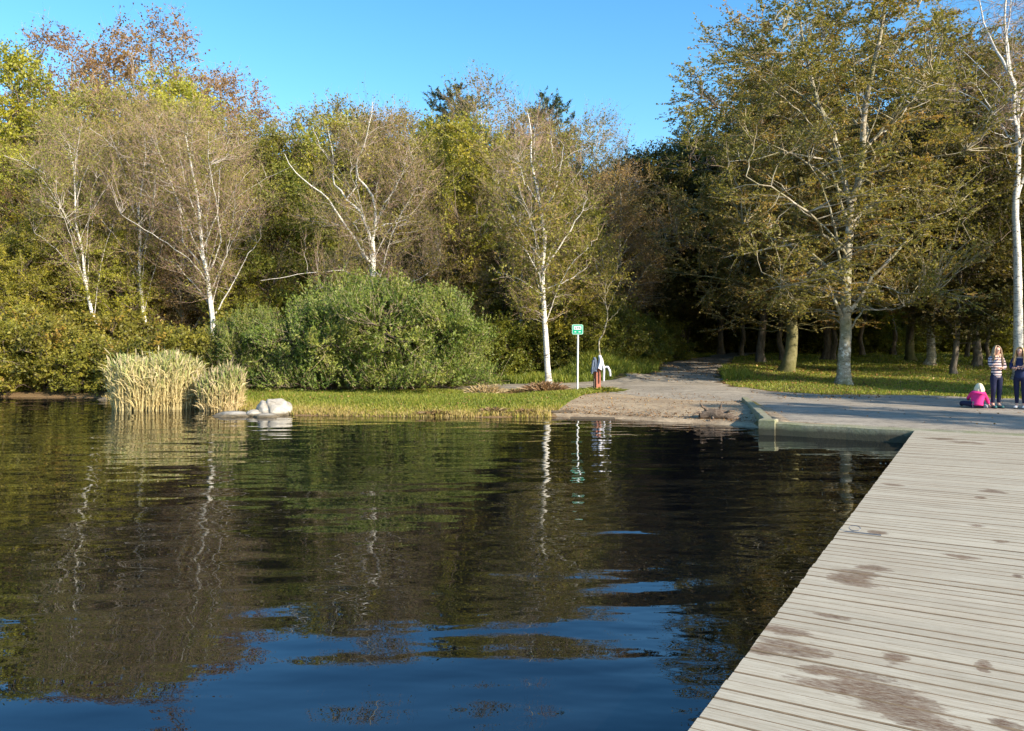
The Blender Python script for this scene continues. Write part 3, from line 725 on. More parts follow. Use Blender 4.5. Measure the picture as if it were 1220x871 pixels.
T_DARK = make_tree('dark_tree', 36, 13.0, 3.8, 1.8, 'oval', r0=.15, n_auto=16, rise=.4, n_clus=460, twigs=11, twig_len=.75, twig_up=.05, leaves=11, leaf=.055, flat=.5, leafm='leaf_dark', lobes=.3, sub_r=.016)
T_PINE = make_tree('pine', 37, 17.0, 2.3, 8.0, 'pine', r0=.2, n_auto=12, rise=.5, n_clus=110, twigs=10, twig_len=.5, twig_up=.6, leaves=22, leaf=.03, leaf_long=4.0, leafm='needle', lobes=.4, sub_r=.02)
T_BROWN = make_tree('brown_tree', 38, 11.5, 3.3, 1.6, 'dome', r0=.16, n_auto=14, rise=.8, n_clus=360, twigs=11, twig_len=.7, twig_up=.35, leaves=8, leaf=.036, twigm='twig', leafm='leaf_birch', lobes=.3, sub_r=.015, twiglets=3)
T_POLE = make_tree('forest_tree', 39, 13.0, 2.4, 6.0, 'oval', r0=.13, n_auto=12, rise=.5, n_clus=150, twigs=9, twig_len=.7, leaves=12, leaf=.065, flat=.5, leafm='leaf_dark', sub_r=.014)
T_SHRUB = make_tree('undergrowth_shrub', 41, 2.6, 1.9, .1, 'bush', r0=.05, n_auto=12, rise=.5, n_clus=170, twigs=9, twig_len=.42, twig_up=.15, leaves=10, leaf=.045, flat=.2, leafm='leaf_shrub', sub_r=.01, stems=5, lobes=.35, parts=('stems', 'foliage'))
T_SHRUBD = make_tree('dark_shrub', 42, 2.8, 1.7, .1, 'bush', r0=.05, n_auto=12, rise=.6, n_clus=160, twigs=9, twig_len=.45, twig_up=.2, leaves=10, leaf=.045, flat=.2, leafm='leaf_green', sub_r=.01, stems=5, lobes=.35, parts=('stems', 'foliage'))
T_WILLOW = make_tree('willow_bush', 43, 3.6, 2.9, .1, 'bush', r0=.06, n_auto=18, rise=.9, n_clus=460, twigs=10, twig_len=.62, twig_up=.85, twig_spread=.45, leaves=12, leaf=.031, leaf_long=1.9, twigm='twig_pale', leafm='leaf_willow', sub_r=.011, stems=7, lobes=.42, shell=.4, tvar=.3, parts=('stems', 'foliage'))

# --- wood edge, left of the path: (kind, px, depth, scale, spin, label)
P = lambda kind, px, D, s, rz, label, group=None, cat='tree', dz=0., sz=None: plant(kind, px_x(px, D), D, label, cat, group, rz, (s, s, s if sz is None else sz), dz=dz)
GB = 'birches at the wood edge'
P(T_BIRCHE, 171, 34, 1.0, .4, 'white birch with a straight speckled trunk between the reeds and the bare fan birch', GB)
LEAN = P(T_BIRCHE, 121, 33, .92, 0., 'thin leaning pale birch at the far left wood edge, above the low shrubs', GB)
LEAN.rotation_euler = (0, -.14, 0)
P(T_BIRCHE, 92, 36, .95, 4.0, 'thin white birch stem among yellow leaves, left of the leaning pale birch', GB)
P(T_BIRCHE, 620, 36, .85, 5.0, 'small bare birch half hidden behind the slender birch by the green sign', GB)
P(T_BIRCHE, 572, 44, 1.3, 1.0, 'tall bare birch whose white top pokes above the yellow-green tree by the pines', GB)
P(T_BIRCHE, 712, 52, 1.35, 2.6, 'pale grey bare birch against the sky at the dip in the treeline', GB)
P(T_BIRCHE, 690, 49, 1.2, 5.6, 'bare birch just right of the rounder pine top on the skyline', GB)
P(T_YELL, 15, 42, 1.28, .3, 'big yellow-green tree at the extreme left of the skyline', 'yellow-green trees')
P(T_YELL, 190, 43, 1.22, 1.9, 'yellow-green tree with a rounded top behind the bare fan birch', 'yellow-green trees')
P(T_YELL, 95, 35, .62, 3.6, 'small bright yellow-green tree among the thin birches on the left', 'yellow-green trees')
P(T_YELL, 30, 37, .8, 5.3, 'low yellow-green tree at the left edge of the wood above the shrubs', 'yellow-green trees')
P(T_YELL, 560, 38, .95, 4.4, 'tall leafy yellow-green tree directly behind the right end of the green bush', 'yellow-green trees')
P(T_YELL, 670, 33.5, .6, 1.2, 'small yellow-leaved tree right behind the slender birch by the sign', 'yellow-green trees')
P(T_GREEN, 320, 40, .98, .8, 'mid-green tree in the gap between the fan birch and the twisted birch', 'green trees of the wood')
P(T_GREEN, 520, 41, 1.05, 2.5, 'mid-green tree between the twisted birch and the tall yellow-green tree', 'green trees of the wood')
P(T_GREEN, 598, 40, .95, 4.1, 'mid-green tree right of the tall yellow-green tree', 'green trees of the wood')
P(T_GREEN, 395, 38, .72, 5.5, 'low mid-green tree behind the twisted birch trunk', 'green trees of the wood')
P(T_BRONZE, 175, 52, 1.36, .5, 'tallest rust-brown beech, crown dome standing out against the sky on the left', 'rust-brown beeches on the skyline')
P(T_BRONZE, 258, 50, 1.13, 2.2, 'rust-brown beech stepping down the skyline right of the tallest one', 'rust-brown beeches on the skyline')
P(T_BRONZE, 92, 50, 1.26, 3.9, 'rust-brown beech between the big yellow-green tree and the tallest brown dome', 'rust-brown beeches on the skyline')
P(T_BRONZE, 60, 38, .62, 5.0, 'small rust-brown beech low at the left edge of the wood', 'rust-brown beeches on the skyline')
P(T_BRONZE, 735, 40, .62, 1.4, 'small reddish-brown tree beside the dark mass at the head of the path', 'rust-brown beeches on the skyline')
P(T_BROWN, 310, 45, 1.14, 1.0, 'olive-brown twiggy tree where the skyline drops behind the fan birch', 'olive-brown twiggy trees')
P(T_BROWN, 400, 44, 1.2, 2.3, 'olive-brown twiggy tree on the skyline directly behind the twisted birch', 'olive-brown twiggy trees')
P(T_BROWN, 470, 45, 1.18, 3.7, 'olive-brown twiggy tree on the skyline right of the twisted birch', 'olive-brown twiggy trees')
P(T_BROWN, 130, 40, 1.2, 5.2, 'olive-brown twiggy tree behind the straight speckled birch', 'olive-brown twiggy trees')
P(T_BROWN, 215, 39, 1.05, .2, 'olive-brown twiggy tree directly behind the fan birch', 'olive-brown twiggy trees')
P(T_BROWN, 500, 40, .85, 4.6, 'lower olive-brown twiggy tree in front of the mid-green tree', 'olive-brown twiggy trees')
P(T_BROWN, 635, 46, 1.2, 1.7, 'olive-brown twiggy tree under the rounder pine top', 'olive-brown twiggy trees')
P(T_BROWN, 715, 44, .9, 3.0, 'olive-brown twiggy tree below the pale grey birch at the skyline dip', 'olive-brown twiggy trees')
P(T_YELL, 66, 36, .7, 1.9, 'yellow-green tree between the shore shrubs and the thin white birch stem', 'yellow-green trees')
P(T_BROWN, 290, 36.5, .8, 3.3, 'low olive-brown twiggy tree just right of the fan birch', 'olive-brown twiggy trees')
P(T_GREEN, 345, 37, .8, 4.4, 'mid-green tree left of and behind the twisted birch', 'green trees of the wood')
P(T_BROWN, 545, 36, .62, .9, 'low olive-brown twiggy tree above the right end of the green bush', 'olive-brown twiggy trees')
P(T_YELL, 245, 38, .72, 2.9, 'small yellow-green tree right behind the fan birch trunk', 'yellow-green trees')
P(T_YELL, 480, 42, .9, .6, 'yellow-green tree right of and behind the twisted birch', 'yellow-green trees')
P(T_BRONZE, 20, 36, .55, 2.2, 'small rust-brown beech at the left edge just above the shrubs', 'rust-brown beeches on the skyline')
P(T_BRONZE, 215, 36, .5, .7, 'small rust-brown beech low between the straight birch and the fan birch', 'rust-brown beeches on the skyline')
P(T_YELL, 18, 33.5, .5, 2.5, 'low yellow-green tree rising straight out of the shore shrubs at the left edge', 'yellow-green trees')
P(T_YELL, 140, 34.5, .5, 1.0, 'low yellow-green tree between the leaning birch and the straight birch', 'yellow-green trees')
P(T_YELL, 288, 35, .5, 4.0, 'low yellow-green tree above the lowest left bush', 'yellow-green trees')
P(T_YELL, 420, 41, 1.0, 4.9, 'yellow-green tree on the left behind the twisted birch', 'yellow-green trees')
P(T_BROWN, 5, 38, .9, 2.8, 'olive-brown twiggy tree cut by the left edge of the picture', 'olive-brown twiggy trees')
P(T_PINE, 549, 50, 1.0, .0, 'dark pine with a narrow top beside the bare birch tip', 'pines', dz=-.6)
P(T_PINE, 652, 50, .98, 2.0, 'dark pine with a rounder flat top right of the centre of the skyline', 'pines', dz=-.7)
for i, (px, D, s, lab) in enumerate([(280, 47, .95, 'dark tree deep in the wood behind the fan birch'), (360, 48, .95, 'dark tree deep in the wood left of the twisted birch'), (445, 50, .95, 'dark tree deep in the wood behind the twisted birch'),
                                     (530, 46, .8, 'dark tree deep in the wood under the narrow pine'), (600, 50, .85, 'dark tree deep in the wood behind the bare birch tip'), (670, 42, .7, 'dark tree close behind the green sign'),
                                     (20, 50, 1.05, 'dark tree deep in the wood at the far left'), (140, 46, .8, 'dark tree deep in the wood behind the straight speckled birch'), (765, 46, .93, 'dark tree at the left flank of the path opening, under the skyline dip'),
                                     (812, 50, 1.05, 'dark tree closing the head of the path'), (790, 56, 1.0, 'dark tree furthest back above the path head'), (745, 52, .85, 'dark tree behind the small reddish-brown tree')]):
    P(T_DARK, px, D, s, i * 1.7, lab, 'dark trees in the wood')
# --- right of the path
P(T_MOSSY, 937, 34, 1.0, .6, 'stout mossy beech with a dark green-brown trunk left of the pale beech', 'beeches right of the path')
P(T_OLIVE, 905, 42, 1.14, 1.1, 'tall olive beech forming the left shoulder of the right-hand crowns against the sky', 'beeches right of the path')
P(T_OLIVEM, 1086, 44, 1.2, 2.7, 'olive beech with a sunlit mossy trunk foot at the back of the lawn', 'beeches right of the path')
P(T_OLIVE, 1165, 39, 1.06, 4.3, 'olive beech whose crown fills the space left of the thick white birch', 'beeches right of the path')
P(T_OLIVE, 985, 46, 1.28, 5.5, 'olive beech behind the pale beech, crown top cut by the picture edge', 'beeches right of the path')
P(T_OLIVE, 1250, 42, 1.2, .2, 'olive beech at the extreme right behind the thick white birch', 'beeches right of the path')
P(T_OLIVE, 860, 52, 1.05, 3.3, 'shaded olive beech above the head of the path', 'beeches right of the path')
P(T_BRONZE, 1110, 40, .85, 2.0, 'rust-tinged beech crown right of the pale beech', 'beeches right of the path')
P(T_DARK, 1136, 33.5, .9, 1.3, 'dark lichen-spotted tree on the lawn left of the striped girl', 'beeches right of the path')
rngp = np.random.default_rng(5)
n = 0
for px in np.linspace(735, 1262, 34):
    D = 44 + rngp.random() * 16; s = (.8 + rngp.random() * .45) * (.62 if px < 850 else 1)
    P(T_POLE, px + rngp.normal() * 6, D, s, rngp.random() * 6, 'slim dark-stemmed forest tree standing in the deep shade behind the lawn and path', 'slim stems in the shaded wood')
for px in np.linspace(-20, 715, 26):
    D = 42 + rngp.random() * 12; s = .7 + rngp.random() * .3
    P(T_POLE, px + rngp.normal() * 8, D, s, rngp.random() * 6, 'slim dark-stemmed forest tree inside the wood behind the birches', 'slim stems inside the left wood')
# trees outside the frame on the right, whose shadows fall across the gravel
for i, (x, y, s) in enumerate([(22, 6.5, .75), (27, 9, .85), (28.5, 15.5, 1.0), (32, 12, 1.0)]):
    plant(T_POLE, x, y, 'slim tree on the right bank that throws a thin shadow over the gravel', 'tree', 'shade trees on the right bank', i * 1.3, s)
for i, (x, y, s) in enumerate([(36, 20, .9), (40, 28, 1.0), (31, 33, .9), (42, 38, 1.1), (33, 44, 1.0)]):
    plant(T_OLIVE, x, y, 'broad beech on the right bank beyond the slim trees', 'tree', 'broad beeches on the right bank', i * 1.3, s)

# --- shrubs
GS = 'willow bushes on the bank'
P(T_WILLOW, 468, 27.2, .98, .4, 'largest round grey-green bush in the middle of the grassy bank', GS, 'bush', sz=.95)
P(T_WILLOW, 390, 27.4, .72, 2.4, 'round grey-green bush, middle one, left of the largest on the bank', GS, 'bush', sz=.82)
P(T_WILLOW, 523, 28.2, .68, 4.0, 'round grey-green bush at the right end next to the side path', GS, 'bush', sz=.9)
P(T_WILLOW, 305, 27.8, .56, 5.2, 'lowest grey-green bush at the left end, just behind the boulders', GS, 'bush', sz=.72)
P(T_WILLOW, 425, 29.5, .9, 3.1, 'grey-green bush at the back, in front of the twisted birch trunk', GS, 'bush', sz=1.05)
GU = 'low shrubs along the left shore'
for i, (px, D, s, lab) in enumerate([(8, 29.0, .92, 'low olive shrub at the left edge of the shore'), (58, 29.2, .95, 'low olive shrub overhanging the muddy shore, second from the left edge'), (104, 28.6, .74, 'low olive shrub just left of the reeds'), (35, 31.8, 1.1, 'taller olive shrub behind the overhanging shore shrubs'),
                                     (92, 31.6, 1.0, 'taller olive shrub under the leaning pale birch'), (165, 27.6, .68, 'olive shrub right behind the larger reeds'), (205, 27.2, .8, 'yellowish shrub behind the right half of the larger reeds'), (232, 29.5, .8, 'olive shrub under the bare fan birch'), (150, 31.5, 1.0, 'olive shrub at the foot of the straight speckled birch')]):
    P(T_SHRUB, px, D, s, i * 1.1, lab, GU, 'shrub')
GD = 'dark shrubs behind the paths'
for i, (px, D, s, lab) in enumerate([(575, 33, .8, 'dark shrub just right of the big bush beyond the side path'), (608, 33.5, .85, 'dark shrub left of the slender birch foot'), (640, 34, .8, 'dark shrub behind the slender birch foot'), (672, 33.8, .75, 'dark shrub behind the sign pole'),
                                     (702, 34.5, .8, 'dark shrub behind the red post'), (735, 36, .8, 'brownish shrub on the bank right of the red post'), (765, 39, .8, 'shrub on the bank top beside the path'), (300, 34, 1.1, 'dark shrub in the gap below the fan birch'), (350, 35, 1.2, 'dark shrub behind the middle bush'),
                                     (790, 45, .9, 'shrub at the shady end of the bank'), (520, 36, 1.2, 'dark shrub behind the right bush'), (590, 37, 1.3, 'taller dark shrub beyond the side path'), (660, 38, 1.3, 'taller dark shrub behind the sign'), (720, 40, 1.2, 'taller dark shrub beyond the red post')]):
    P(T_SHRUBD, px, D, s, i * .9, lab, GD, 'shrub')

rngq = np.random.default_rng(15)
for i, px in enumerate(np.linspace(745, 1265, 22)):
    D = 53 + rngq.random() * 5
    P(T_SHRUBD, px + rngq.normal() * 5, D, 1.1 + .5 * rngq.random(), i * 1.7, 'dark shrub deep in the shade beyond the lawn under the beeches', 'undergrowth in the shaded wood', 'shrub')
# --- far wood
g = np.random.default_rng(3); N = 80000
x = g.uniform(-85, 85, N); y = 62 + 22 * g.random(N); hmax = 10.5 + 2.5 * np.sin(x * .21) + 1.5 * np.sin(x * .53 + 1)
z = .6 + hmax * g.random(N) ** 1.15
a = unit(g.normal(size=(N, 3))); b = unit(np.cross(a, g.normal(size=(N, 3)))); sz = .16 + .12 * g.random((N, 1)); c = np.stack([x, y, z], 1)
V = np.stack([c - a * sz * 1.4, c - b * sz, c + a * sz * 1.4, c + b * sz], 1).reshape(-1, 3)
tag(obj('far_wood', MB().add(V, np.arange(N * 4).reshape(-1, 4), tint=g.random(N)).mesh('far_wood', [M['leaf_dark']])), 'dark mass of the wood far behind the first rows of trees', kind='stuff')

# --- sapling behind the red post
D = 31.3; bz = gz(px_x(716, D), D)
tk = trace(D, 716, bz, [([(716, 450), (715, 425), (713, 410), (714, 404), (720, 396), (722, 385), (725, 376), (720, 356), (722, 335), (716, 300)], .035)], np.random.default_rng(1), [0.])[0][0]
sl = trace(D, 716, bz, [([(722, 385), (730, 377), (738, 368)], .022), ([(720, 356), (728, 335), (735, 318)], .02), ([(722, 340), (712, 320), (705, 300)], .02)], np.random.default_rng(2))
T_SAP = make_tree('crooked_sapling', 51, 5.6, 1.0, 2.6, 'oval', trunk=tk, r0=.036, limbs=sl, n_auto=5, rise=.8, n_clus=60, twigs=8, twig_len=.5, leaves=4, leaf=.03, bark='beech_bark', twigm='twig_dark', leafm='leaf_birch', sub_r=.008, twig_w=.003, twiglets=1)
plant(T_SAP, px_x(716, D), D, 'crooked pale sapling rising just behind the red post', 'tree')

# ------------------------------------------------------------------ reeds, grass, litter
def reed(name, label, px0, px1, D0, D1, h, n, seed):
    g = np.random.default_rng(seed); Dm = (D0 + D1) / 2
    cx = px_x((px0 + px1) / 2, Dm); hw = (px_x(px1, Dm) - px_x(px0, Dm)) / 2
    a = g.random(n) * 6.283; r = np.sqrt(g.random(n))
    x = r * np.cos(a) * hw; y = r * np.sin(a) * (D1 - D0) / 2
    H = h * (.62 + .36 * g.random(n) + .12 * (g.random(n) > .93)) * (1 - .3 * r ** 3) * (1 + .10 * np.sin(x * 2.2 + seed) + .06 * np.sin(x * 5.1 + y * 3))
    lean = g.normal(size=(n, 2)) * .075 + np.stack([x / hw * .07, y * .02], 1); green = .14 if seed == 6 else .0
    tt = np.array([0, .3, .55, .8, 1.0])
    Pp = np.stack([np.stack([x + lean[:, 0] * H * t ** 1.6, y + lean[:, 1] * H * t ** 1.6, -.5 + (H + .5) * t], 1) for t in tt], 1)
    mb = MB(); v, q = ribbons(Pp, np.full((n, 5), .009) * np.array([1, 1, .9, .8, 1.1]), g)
    tn = np.clip(np.tile(np.array([.1, .3, .5, .75]), n) + np.repeat(g.normal(size=n) * .15, 4) - .1 + green, 0, 1); mb.add(v, q, tint=tn)
    m = 5; hs = .25 + .75 * g.random((n, m)); i0 = np.minimum((hs * 4).astype(int), 3); ri = np.arange(n)[:, None]
    b0 = (Pp[ri, i0] * .5 + Pp[ri, i0 + 1] * .5).reshape(-1, 3)
    d = unit(g.normal(size=(n * m, 3)) * np.array([.36, .36, .12]) + np.array([0, 0, .95])); l = (.25 + .35 * g.random((n * m, 1))) * h / 1.7
    b1 = b0 + d * l * .55; b2 = b0 + d * l + np.column_stack([d[:, :2] * .25, -.22 * np.ones(n * m)]) * l
    v, q = ribbons(np.stack([b0, b1, b2], 1), np.full((n * m, 3), .012) * np.array([.7, 1, .1]), g)
    hh = (b1[:, 2] / h); mb.add(v, q, tint=np.repeat(np.clip(hh * .85 + g.normal(size=n * m) * .14 - .03 + green, 0, .93), 2))
    # plumes
    ns = n // 4; tp = Pp[:ns, 4]; e = tp + np.column_stack([lean[:ns] * .4, np.full(ns, .2)]) + g.normal(size=(ns, 3)) * .04
    v, q = ribbons(np.stack([tp, (tp + e) / 2, e], 1), np.full((ns, 3), .018) * np.array([.5, 1, .3]), g); mb.add(v, q, tint=1.0)
    o = obj(name, mb.mesh(name, [M['reed']])); o.location = (cx, Dm, WATER)
    return tag(o, label, 'reeds', 'reed beds in the shallows')
reed('reed_bed', 'wide clump of tall straw-coloured reeds in the water, left of the smaller greener clump', 139, 232, 22.0, 24.2, 1.62, 2300, 5)
reed('reed_bed', 'smaller greener clump of reeds between the wide clump and the boulders', 241, 287, 21.9, 23.2, 1.22, 1300, 6)

def blades(x, y, h, w, tint, g, lean=.35, z=None):
    n = len(x); z = terrain(x, y) if z is None else z
    a = g.random(n) * 3.14
    s = np.stack([np.cos(a), np.sin(a), np.zeros(n)], 1) * w[:, None]
    b = np.stack([x, y, z - .01], 1)
    t = b + np.column_stack([g.normal(size=(n, 2)) * lean * h[:, None], h])
    m = b + (t - b) * .55 + np.column_stack([np.zeros((n, 2)), h * .08])
    V = np.stack([b - s, b + s, m + s * .7, m - s * .7, t], 1).reshape(-1, 3)
    i = np.arange(n)[:, None] * 5
    return V, i + np.array([[0, 1, 2, 3]]), i + np.array([[3, 2, 4]]), tint
def on_path(x, y):
    p = (x > np.interp(y, RY, XL)) & (x < np.interp(y, RY, XR)) & (y > 12) & (y < 54)
    sp_ = (y > 26.9) & (y < 30.2) & (x < 4.6)
    be = (x > 1.0) & (x < 6.5) & (y < 20.5 + (np.interp(x, [1.0, 2.0, 2.9, 3.9, 5.2, 6.5], [23.2, 24.2, 25.2, 24.2, 23.3, 22.9]) - 20.5) * sstep(.9, 2.3, x))
    return p | sp_ | be
g = np.random.default_rng(8); mb = MB()
def scatter(n, x0, x1, y0, y1, hmin, hmax, w, tb, test=None):
    x = g.uniform(x0, x1, n); y = g.uniform(y0, y1, n)
    d = sdist(LAND, x, y, len(LAND) - 4)
    k_ = (d > -.12) & ~on_path(x, y)
    if test is not None: k_ &= test(x, y, d)
    x, y, d = x[k_], y[k_], d[k_]
    pat = .5 + .5 * wob(x * 1.7, y * 1.7)
    h = (hmin + (hmax - hmin) * g.random(len(x))) * (.6 + .8 * pat)
    dry = np.clip(.55 - .5 * (d - .2), 0, .6)
    tint = np.clip(tb + .22 * g.normal(size=len(x)) + .25 * (pat - .5) + dry, 0, 1)
    V, q, t3, tn = blades(x, y, h, np.full(len(x), w) * (.7 + .6 * g.random(len(x))), tint, g)
    mb.add(V, q, t3)
    mb.t4[-1] = tint; mb.t3[-1] = tint
scatter(120000, -9.5, 3.4, 19.9, 27.1, .04, .13, .010, .40)
scatter(12000, -20, -11, 23.5, 31, .08, .22, .014, .45)
scatter(26000, -8, 6, 30.0, 33.5, .10, .35, .013, .3)
scatter(26000, 2.5, 9.5, 30.5, 44, .12, .4, .014, .4)
scatter(90000, 7.6, 27, 22.8, 36, .03, .10, .012, .48)
scatter(45000, 8.5, 34, 36, 54, .04, .12, .018, .45)
tag(obj('grass', mb.mesh('grass', [M['grass']])), 'short green and yellowing grass on the bank, verges and lawn', kind='stuff')

def litter(n, x0, x1, y0, y1, s, test=None):
    x = g.uniform(x0, x1, n); y = g.uniform(y0, y1, n)
    d = sdist(LAND, x, y, len(LAND) - 4); k_ = d > .1
    if test is not None: k_ &= test(x, y)
    x, y = x[k_], y[k_]; n = len(x)
    z = terrain(x, y) + .03 + .02 * g.random(n) + .06 * (~on_path(x, y)) * g.random(n)
    c = np.stack([x, y, z], 1); a = unit(np.column_stack([g.normal(size=(n, 2)), g.normal(size=n) * .3])); b = unit(np.cross(np.column_stack([g.normal(size=(n, 2)) * .4, np.ones(n)]), a)); s_ = s * (.6 + .8 * g.random((n, 1)))
    return np.stack([c - a * s_ * 1.3, c - b * s_, c + a * s_ * 1.3, c + b * s_], 1).reshape(-1, 3), n
mb = MB()
V, n = litter(9000, 1.2, 5.8, 18, 22.5, .017, lambda x, y: (sdist(LAND, x, y, len(LAND) - 4) < .25 + .9 * g.random(len(x)) ** 2)); mb.add(V, np.arange(n * 4).reshape(-1, 4), tint=.5 * g.random(n))
for args in ((7000, 7.6, 27, 22.8, 40, .026), (900, 2.2, 6.3, 18.2, 25, .016), (900, 3, 28, 14, 30, .018), (1800, -9, 3, 20.3, 27, .02), (1500, 4, 14, 30, 46, .035)):
    V, n = litter(*args); mb.add(V, np.arange(n * 4).reshape(-1, 4), tint=g.random(n))
tag(obj('fallen_leaves', mb.mesh('fallen_leaves', [M['litter']])), 'brown fallen beech leaves scattered over lawn, gravel and shore', kind='stuff')

g = np.random.default_rng(44); n = 260
x = g.uniform(-9, 6, n); y = 20.2 - 3.5 * g.random(n) ** 3; k_ = (sdist(LAND, x, y, len(LAND) - 4) < -.3) & (((x - .73) * DU[1] - (y - 3.3) * DU[0]) < -.2); x, y = x[k_], y[k_]; n = len(x)
c_ = np.stack([x, y, np.full(n, WATER + .006)], 1); th = g.random(n) * 6.28; a = np.stack([np.cos(th), np.sin(th), np.full(n, .03)], 1); b = np.stack([-np.sin(th), np.cos(th), np.zeros(n)], 1); sz = .018 + .012 * g.random((n, 1))
V = np.stack([c_ - a * sz * 1.3, c_ - b * sz, c_ + a * sz * 1.3, c_ + b * sz], 1).reshape(-1, 3)
tag(obj('floating_leaves', MB().add(V, np.arange(n * 4).reshape(-1, 4), tint=g.random(n)).mesh('floating_leaves', [M['litter']])), 'small fallen leaves drifting on the dark water', kind='stuff')

# dry bracken heap and dark dead tufts on the bank
def tuft(name, label, cat, px, py, D, r, h, n, mat, tb, seed, group=None):
    g = np.random.default_rng(seed)
    a = g.random(n) * 6.283; q_ = np.sqrt(g.random(n)); x = np.cos(a) * q_ * r; y = np.sin(a) * q_ * r * .7
    hh = h * (.5 + .6 * g.random(n)) * (1 - .55 * q_ ** 2)
    mb = MB(); b = np.stack([x, y, np.zeros(n) - .03], 1); d = np.column_stack([x * .3 + g.normal(size=n) * .10, y * .3 + g.normal(size=n) * .10, hh])
    Pp = np.stack([b, b + d * .6, b + d * np.array([1.35, 1.35, .85])], 1)
    v, q = ribbons(Pp, np.full((n, 3), .018) * np.array([.5, 1, .3]), g); mb.add(v, q, tint=np.repeat(np.clip(tb + .3 * g.normal(size=n), 0, 1), 2))
    X = px_x(px, D); o = obj(name, mb.mesh(name, [mat])); o.location = (X, D, gz(X, D)); return tag(o, label, cat, group)
tuft('dry_bracken', 'heap of reddish-brown dry bracken on the grass left of the sign pole', 'dry plants', 650, 466, 26.0, .5, .46, 1300, M['dry'], .45, 3)
tuft('dry_bracken', 'lower strip of dark brown dry stalks left of the reddish heap', 'dry plants', 615, 468, 25.8, .6, .24, 600, M['dry'], .15, 4)
GT = 'dead tufts on the bank edge'
tuft('dead_tuft', 'dark dead tuft overhanging the water below the right bush', 'dry plants', 588, 490, 20.6, .25, .23, 260, M['dry'], -.1, 5, GT)
tuft('dead_tuft', 'dark dead tuft at the waterline below the largest bush', 'dry plants', 520, 491, 20.6, .3, .16, 240, M['dry'], -.1, 6, GT)
tuft('dead_tuft', 'brown dead tuft at the waterline below the reddish bracken heap', 'dry plants', 626, 490, 20.6, .2, .18, 160, M['dry'], .1, 7, GT)
tuft('grass_tuft', 'bright green grass tuft around the foot of the red post', 'grass tuft', 716, 470, 25.9, .55, .24, 600, M['grass'], .3, 8)
tuft('pale_seed_heads', 'pale pinkish seed heads at the foot of the right bush', 'dry plants', 578, 474, 25.4, .5, .5, 420, M['dry'], .95, 9)

# ------------------------------------------------------------------ stones, driftwood, boards
k = NT('pale_granite'); co = k.coord(); n1 = k.noise(co, 3, 6, .7); n2 = k.noise(co, 40, 3, .7); sp = k.n('SeparateXYZ', Vector=k.n('NewGeometry').outputs['Position']).outputs[2]
c = k.ramp(n1, [(.32, (.14, .125, .10)), (.48, (.29, .265, .225)), (.66, (.40, .375, .33))]); c = k.mix(k.math('MULTIPLY', k.ramp(n2, [(.3, (1, 1, 1)), (.42, (0, 0, 0))]), .4), c, (.2, .17, .14))
c = k.mix(k.ramp(k.math('ADD', sp, .5), [(.29, (1, 1, 1)), (.34, (0, 0, 0))]), c, (.11, .09, .06))
k.pbr(c, .85, k.bump(n1, .6, .04), .3); M['rock'] = k.m
from mathutils import noise as mnoise
def rock(name, label, loc, size, seed, rz=0., group='pale boulders at the shore', flatten=.3, crack=None):
    bm = bmesh.new(); bmesh.ops.create_icosphere(bm, subdivisions=5, radius=1)
    off = Vector((seed * 3.1, seed * 1.7, 0))
    for v in bm.verts:
        p = v.co.copy()
        n = mnoise.noise(p * 1.1 + off) * .28 + mnoise.noise(p * 2.6 + off) * .10 + mnoise.noise(p * 7 + off) * .025
        if p.z < 0: p.z *= .6
        q = p * (1 + n)
        q.x = math.copysign(abs(q.x) ** .85, q.x)
        if crack is not None:
            dd = abs(p.x - crack + .25 * p.z) / .09
            q *= 1 - .16 * math.exp(-dd * dd)
        v.co = Vector((q.x * size[0], q.y * size[1], q.z * size[2]))
    me = bpy.data.meshes.new(name); bm.to_mesh(me); bm.free(); me.materials.append(M['rock'])
    for p in me.polygons: p.use_smooth = True
    o = obj(name, me); o.location = loc; o.rotation_euler = (0, 0, rz); return tag(o, label, 'boulder', group)
c = at(326, 490, 20.9); rock('boulder', 'large rounded pale boulder with a dark crack at the water edge', (c[0], c[1], WATER + .04), (.44, .38, .34), 2, .2, crack=-.15)
c = at(282, 494, 20.6); rock('boulder', 'long flat pale boulder lying low in the water below the reeds', (c[0] - .05, c[1], WATER), (.52, .34, .11), 5)
c = at(307, 493, 20.7); rock('boulder', 'small pale boulder wedged between the long flat one and the cracked one', (c[0] - .06, c[1] - .1, WATER + .01), (.22, .2, .14), 8)
c = at(318, 496, 20.3); rock('boulder', 'low wet pale boulder at the foot of the cracked one', (c[0], c[1], WATER - .02), (.33, .2, .11), 9)
c = at(125, 476, 26.6); rock('dark_stone', 'dark stone breaking the water left of the wide reeds', (c[0], c[1], WATER - .03), (.27, .18, .09), 12, group='')

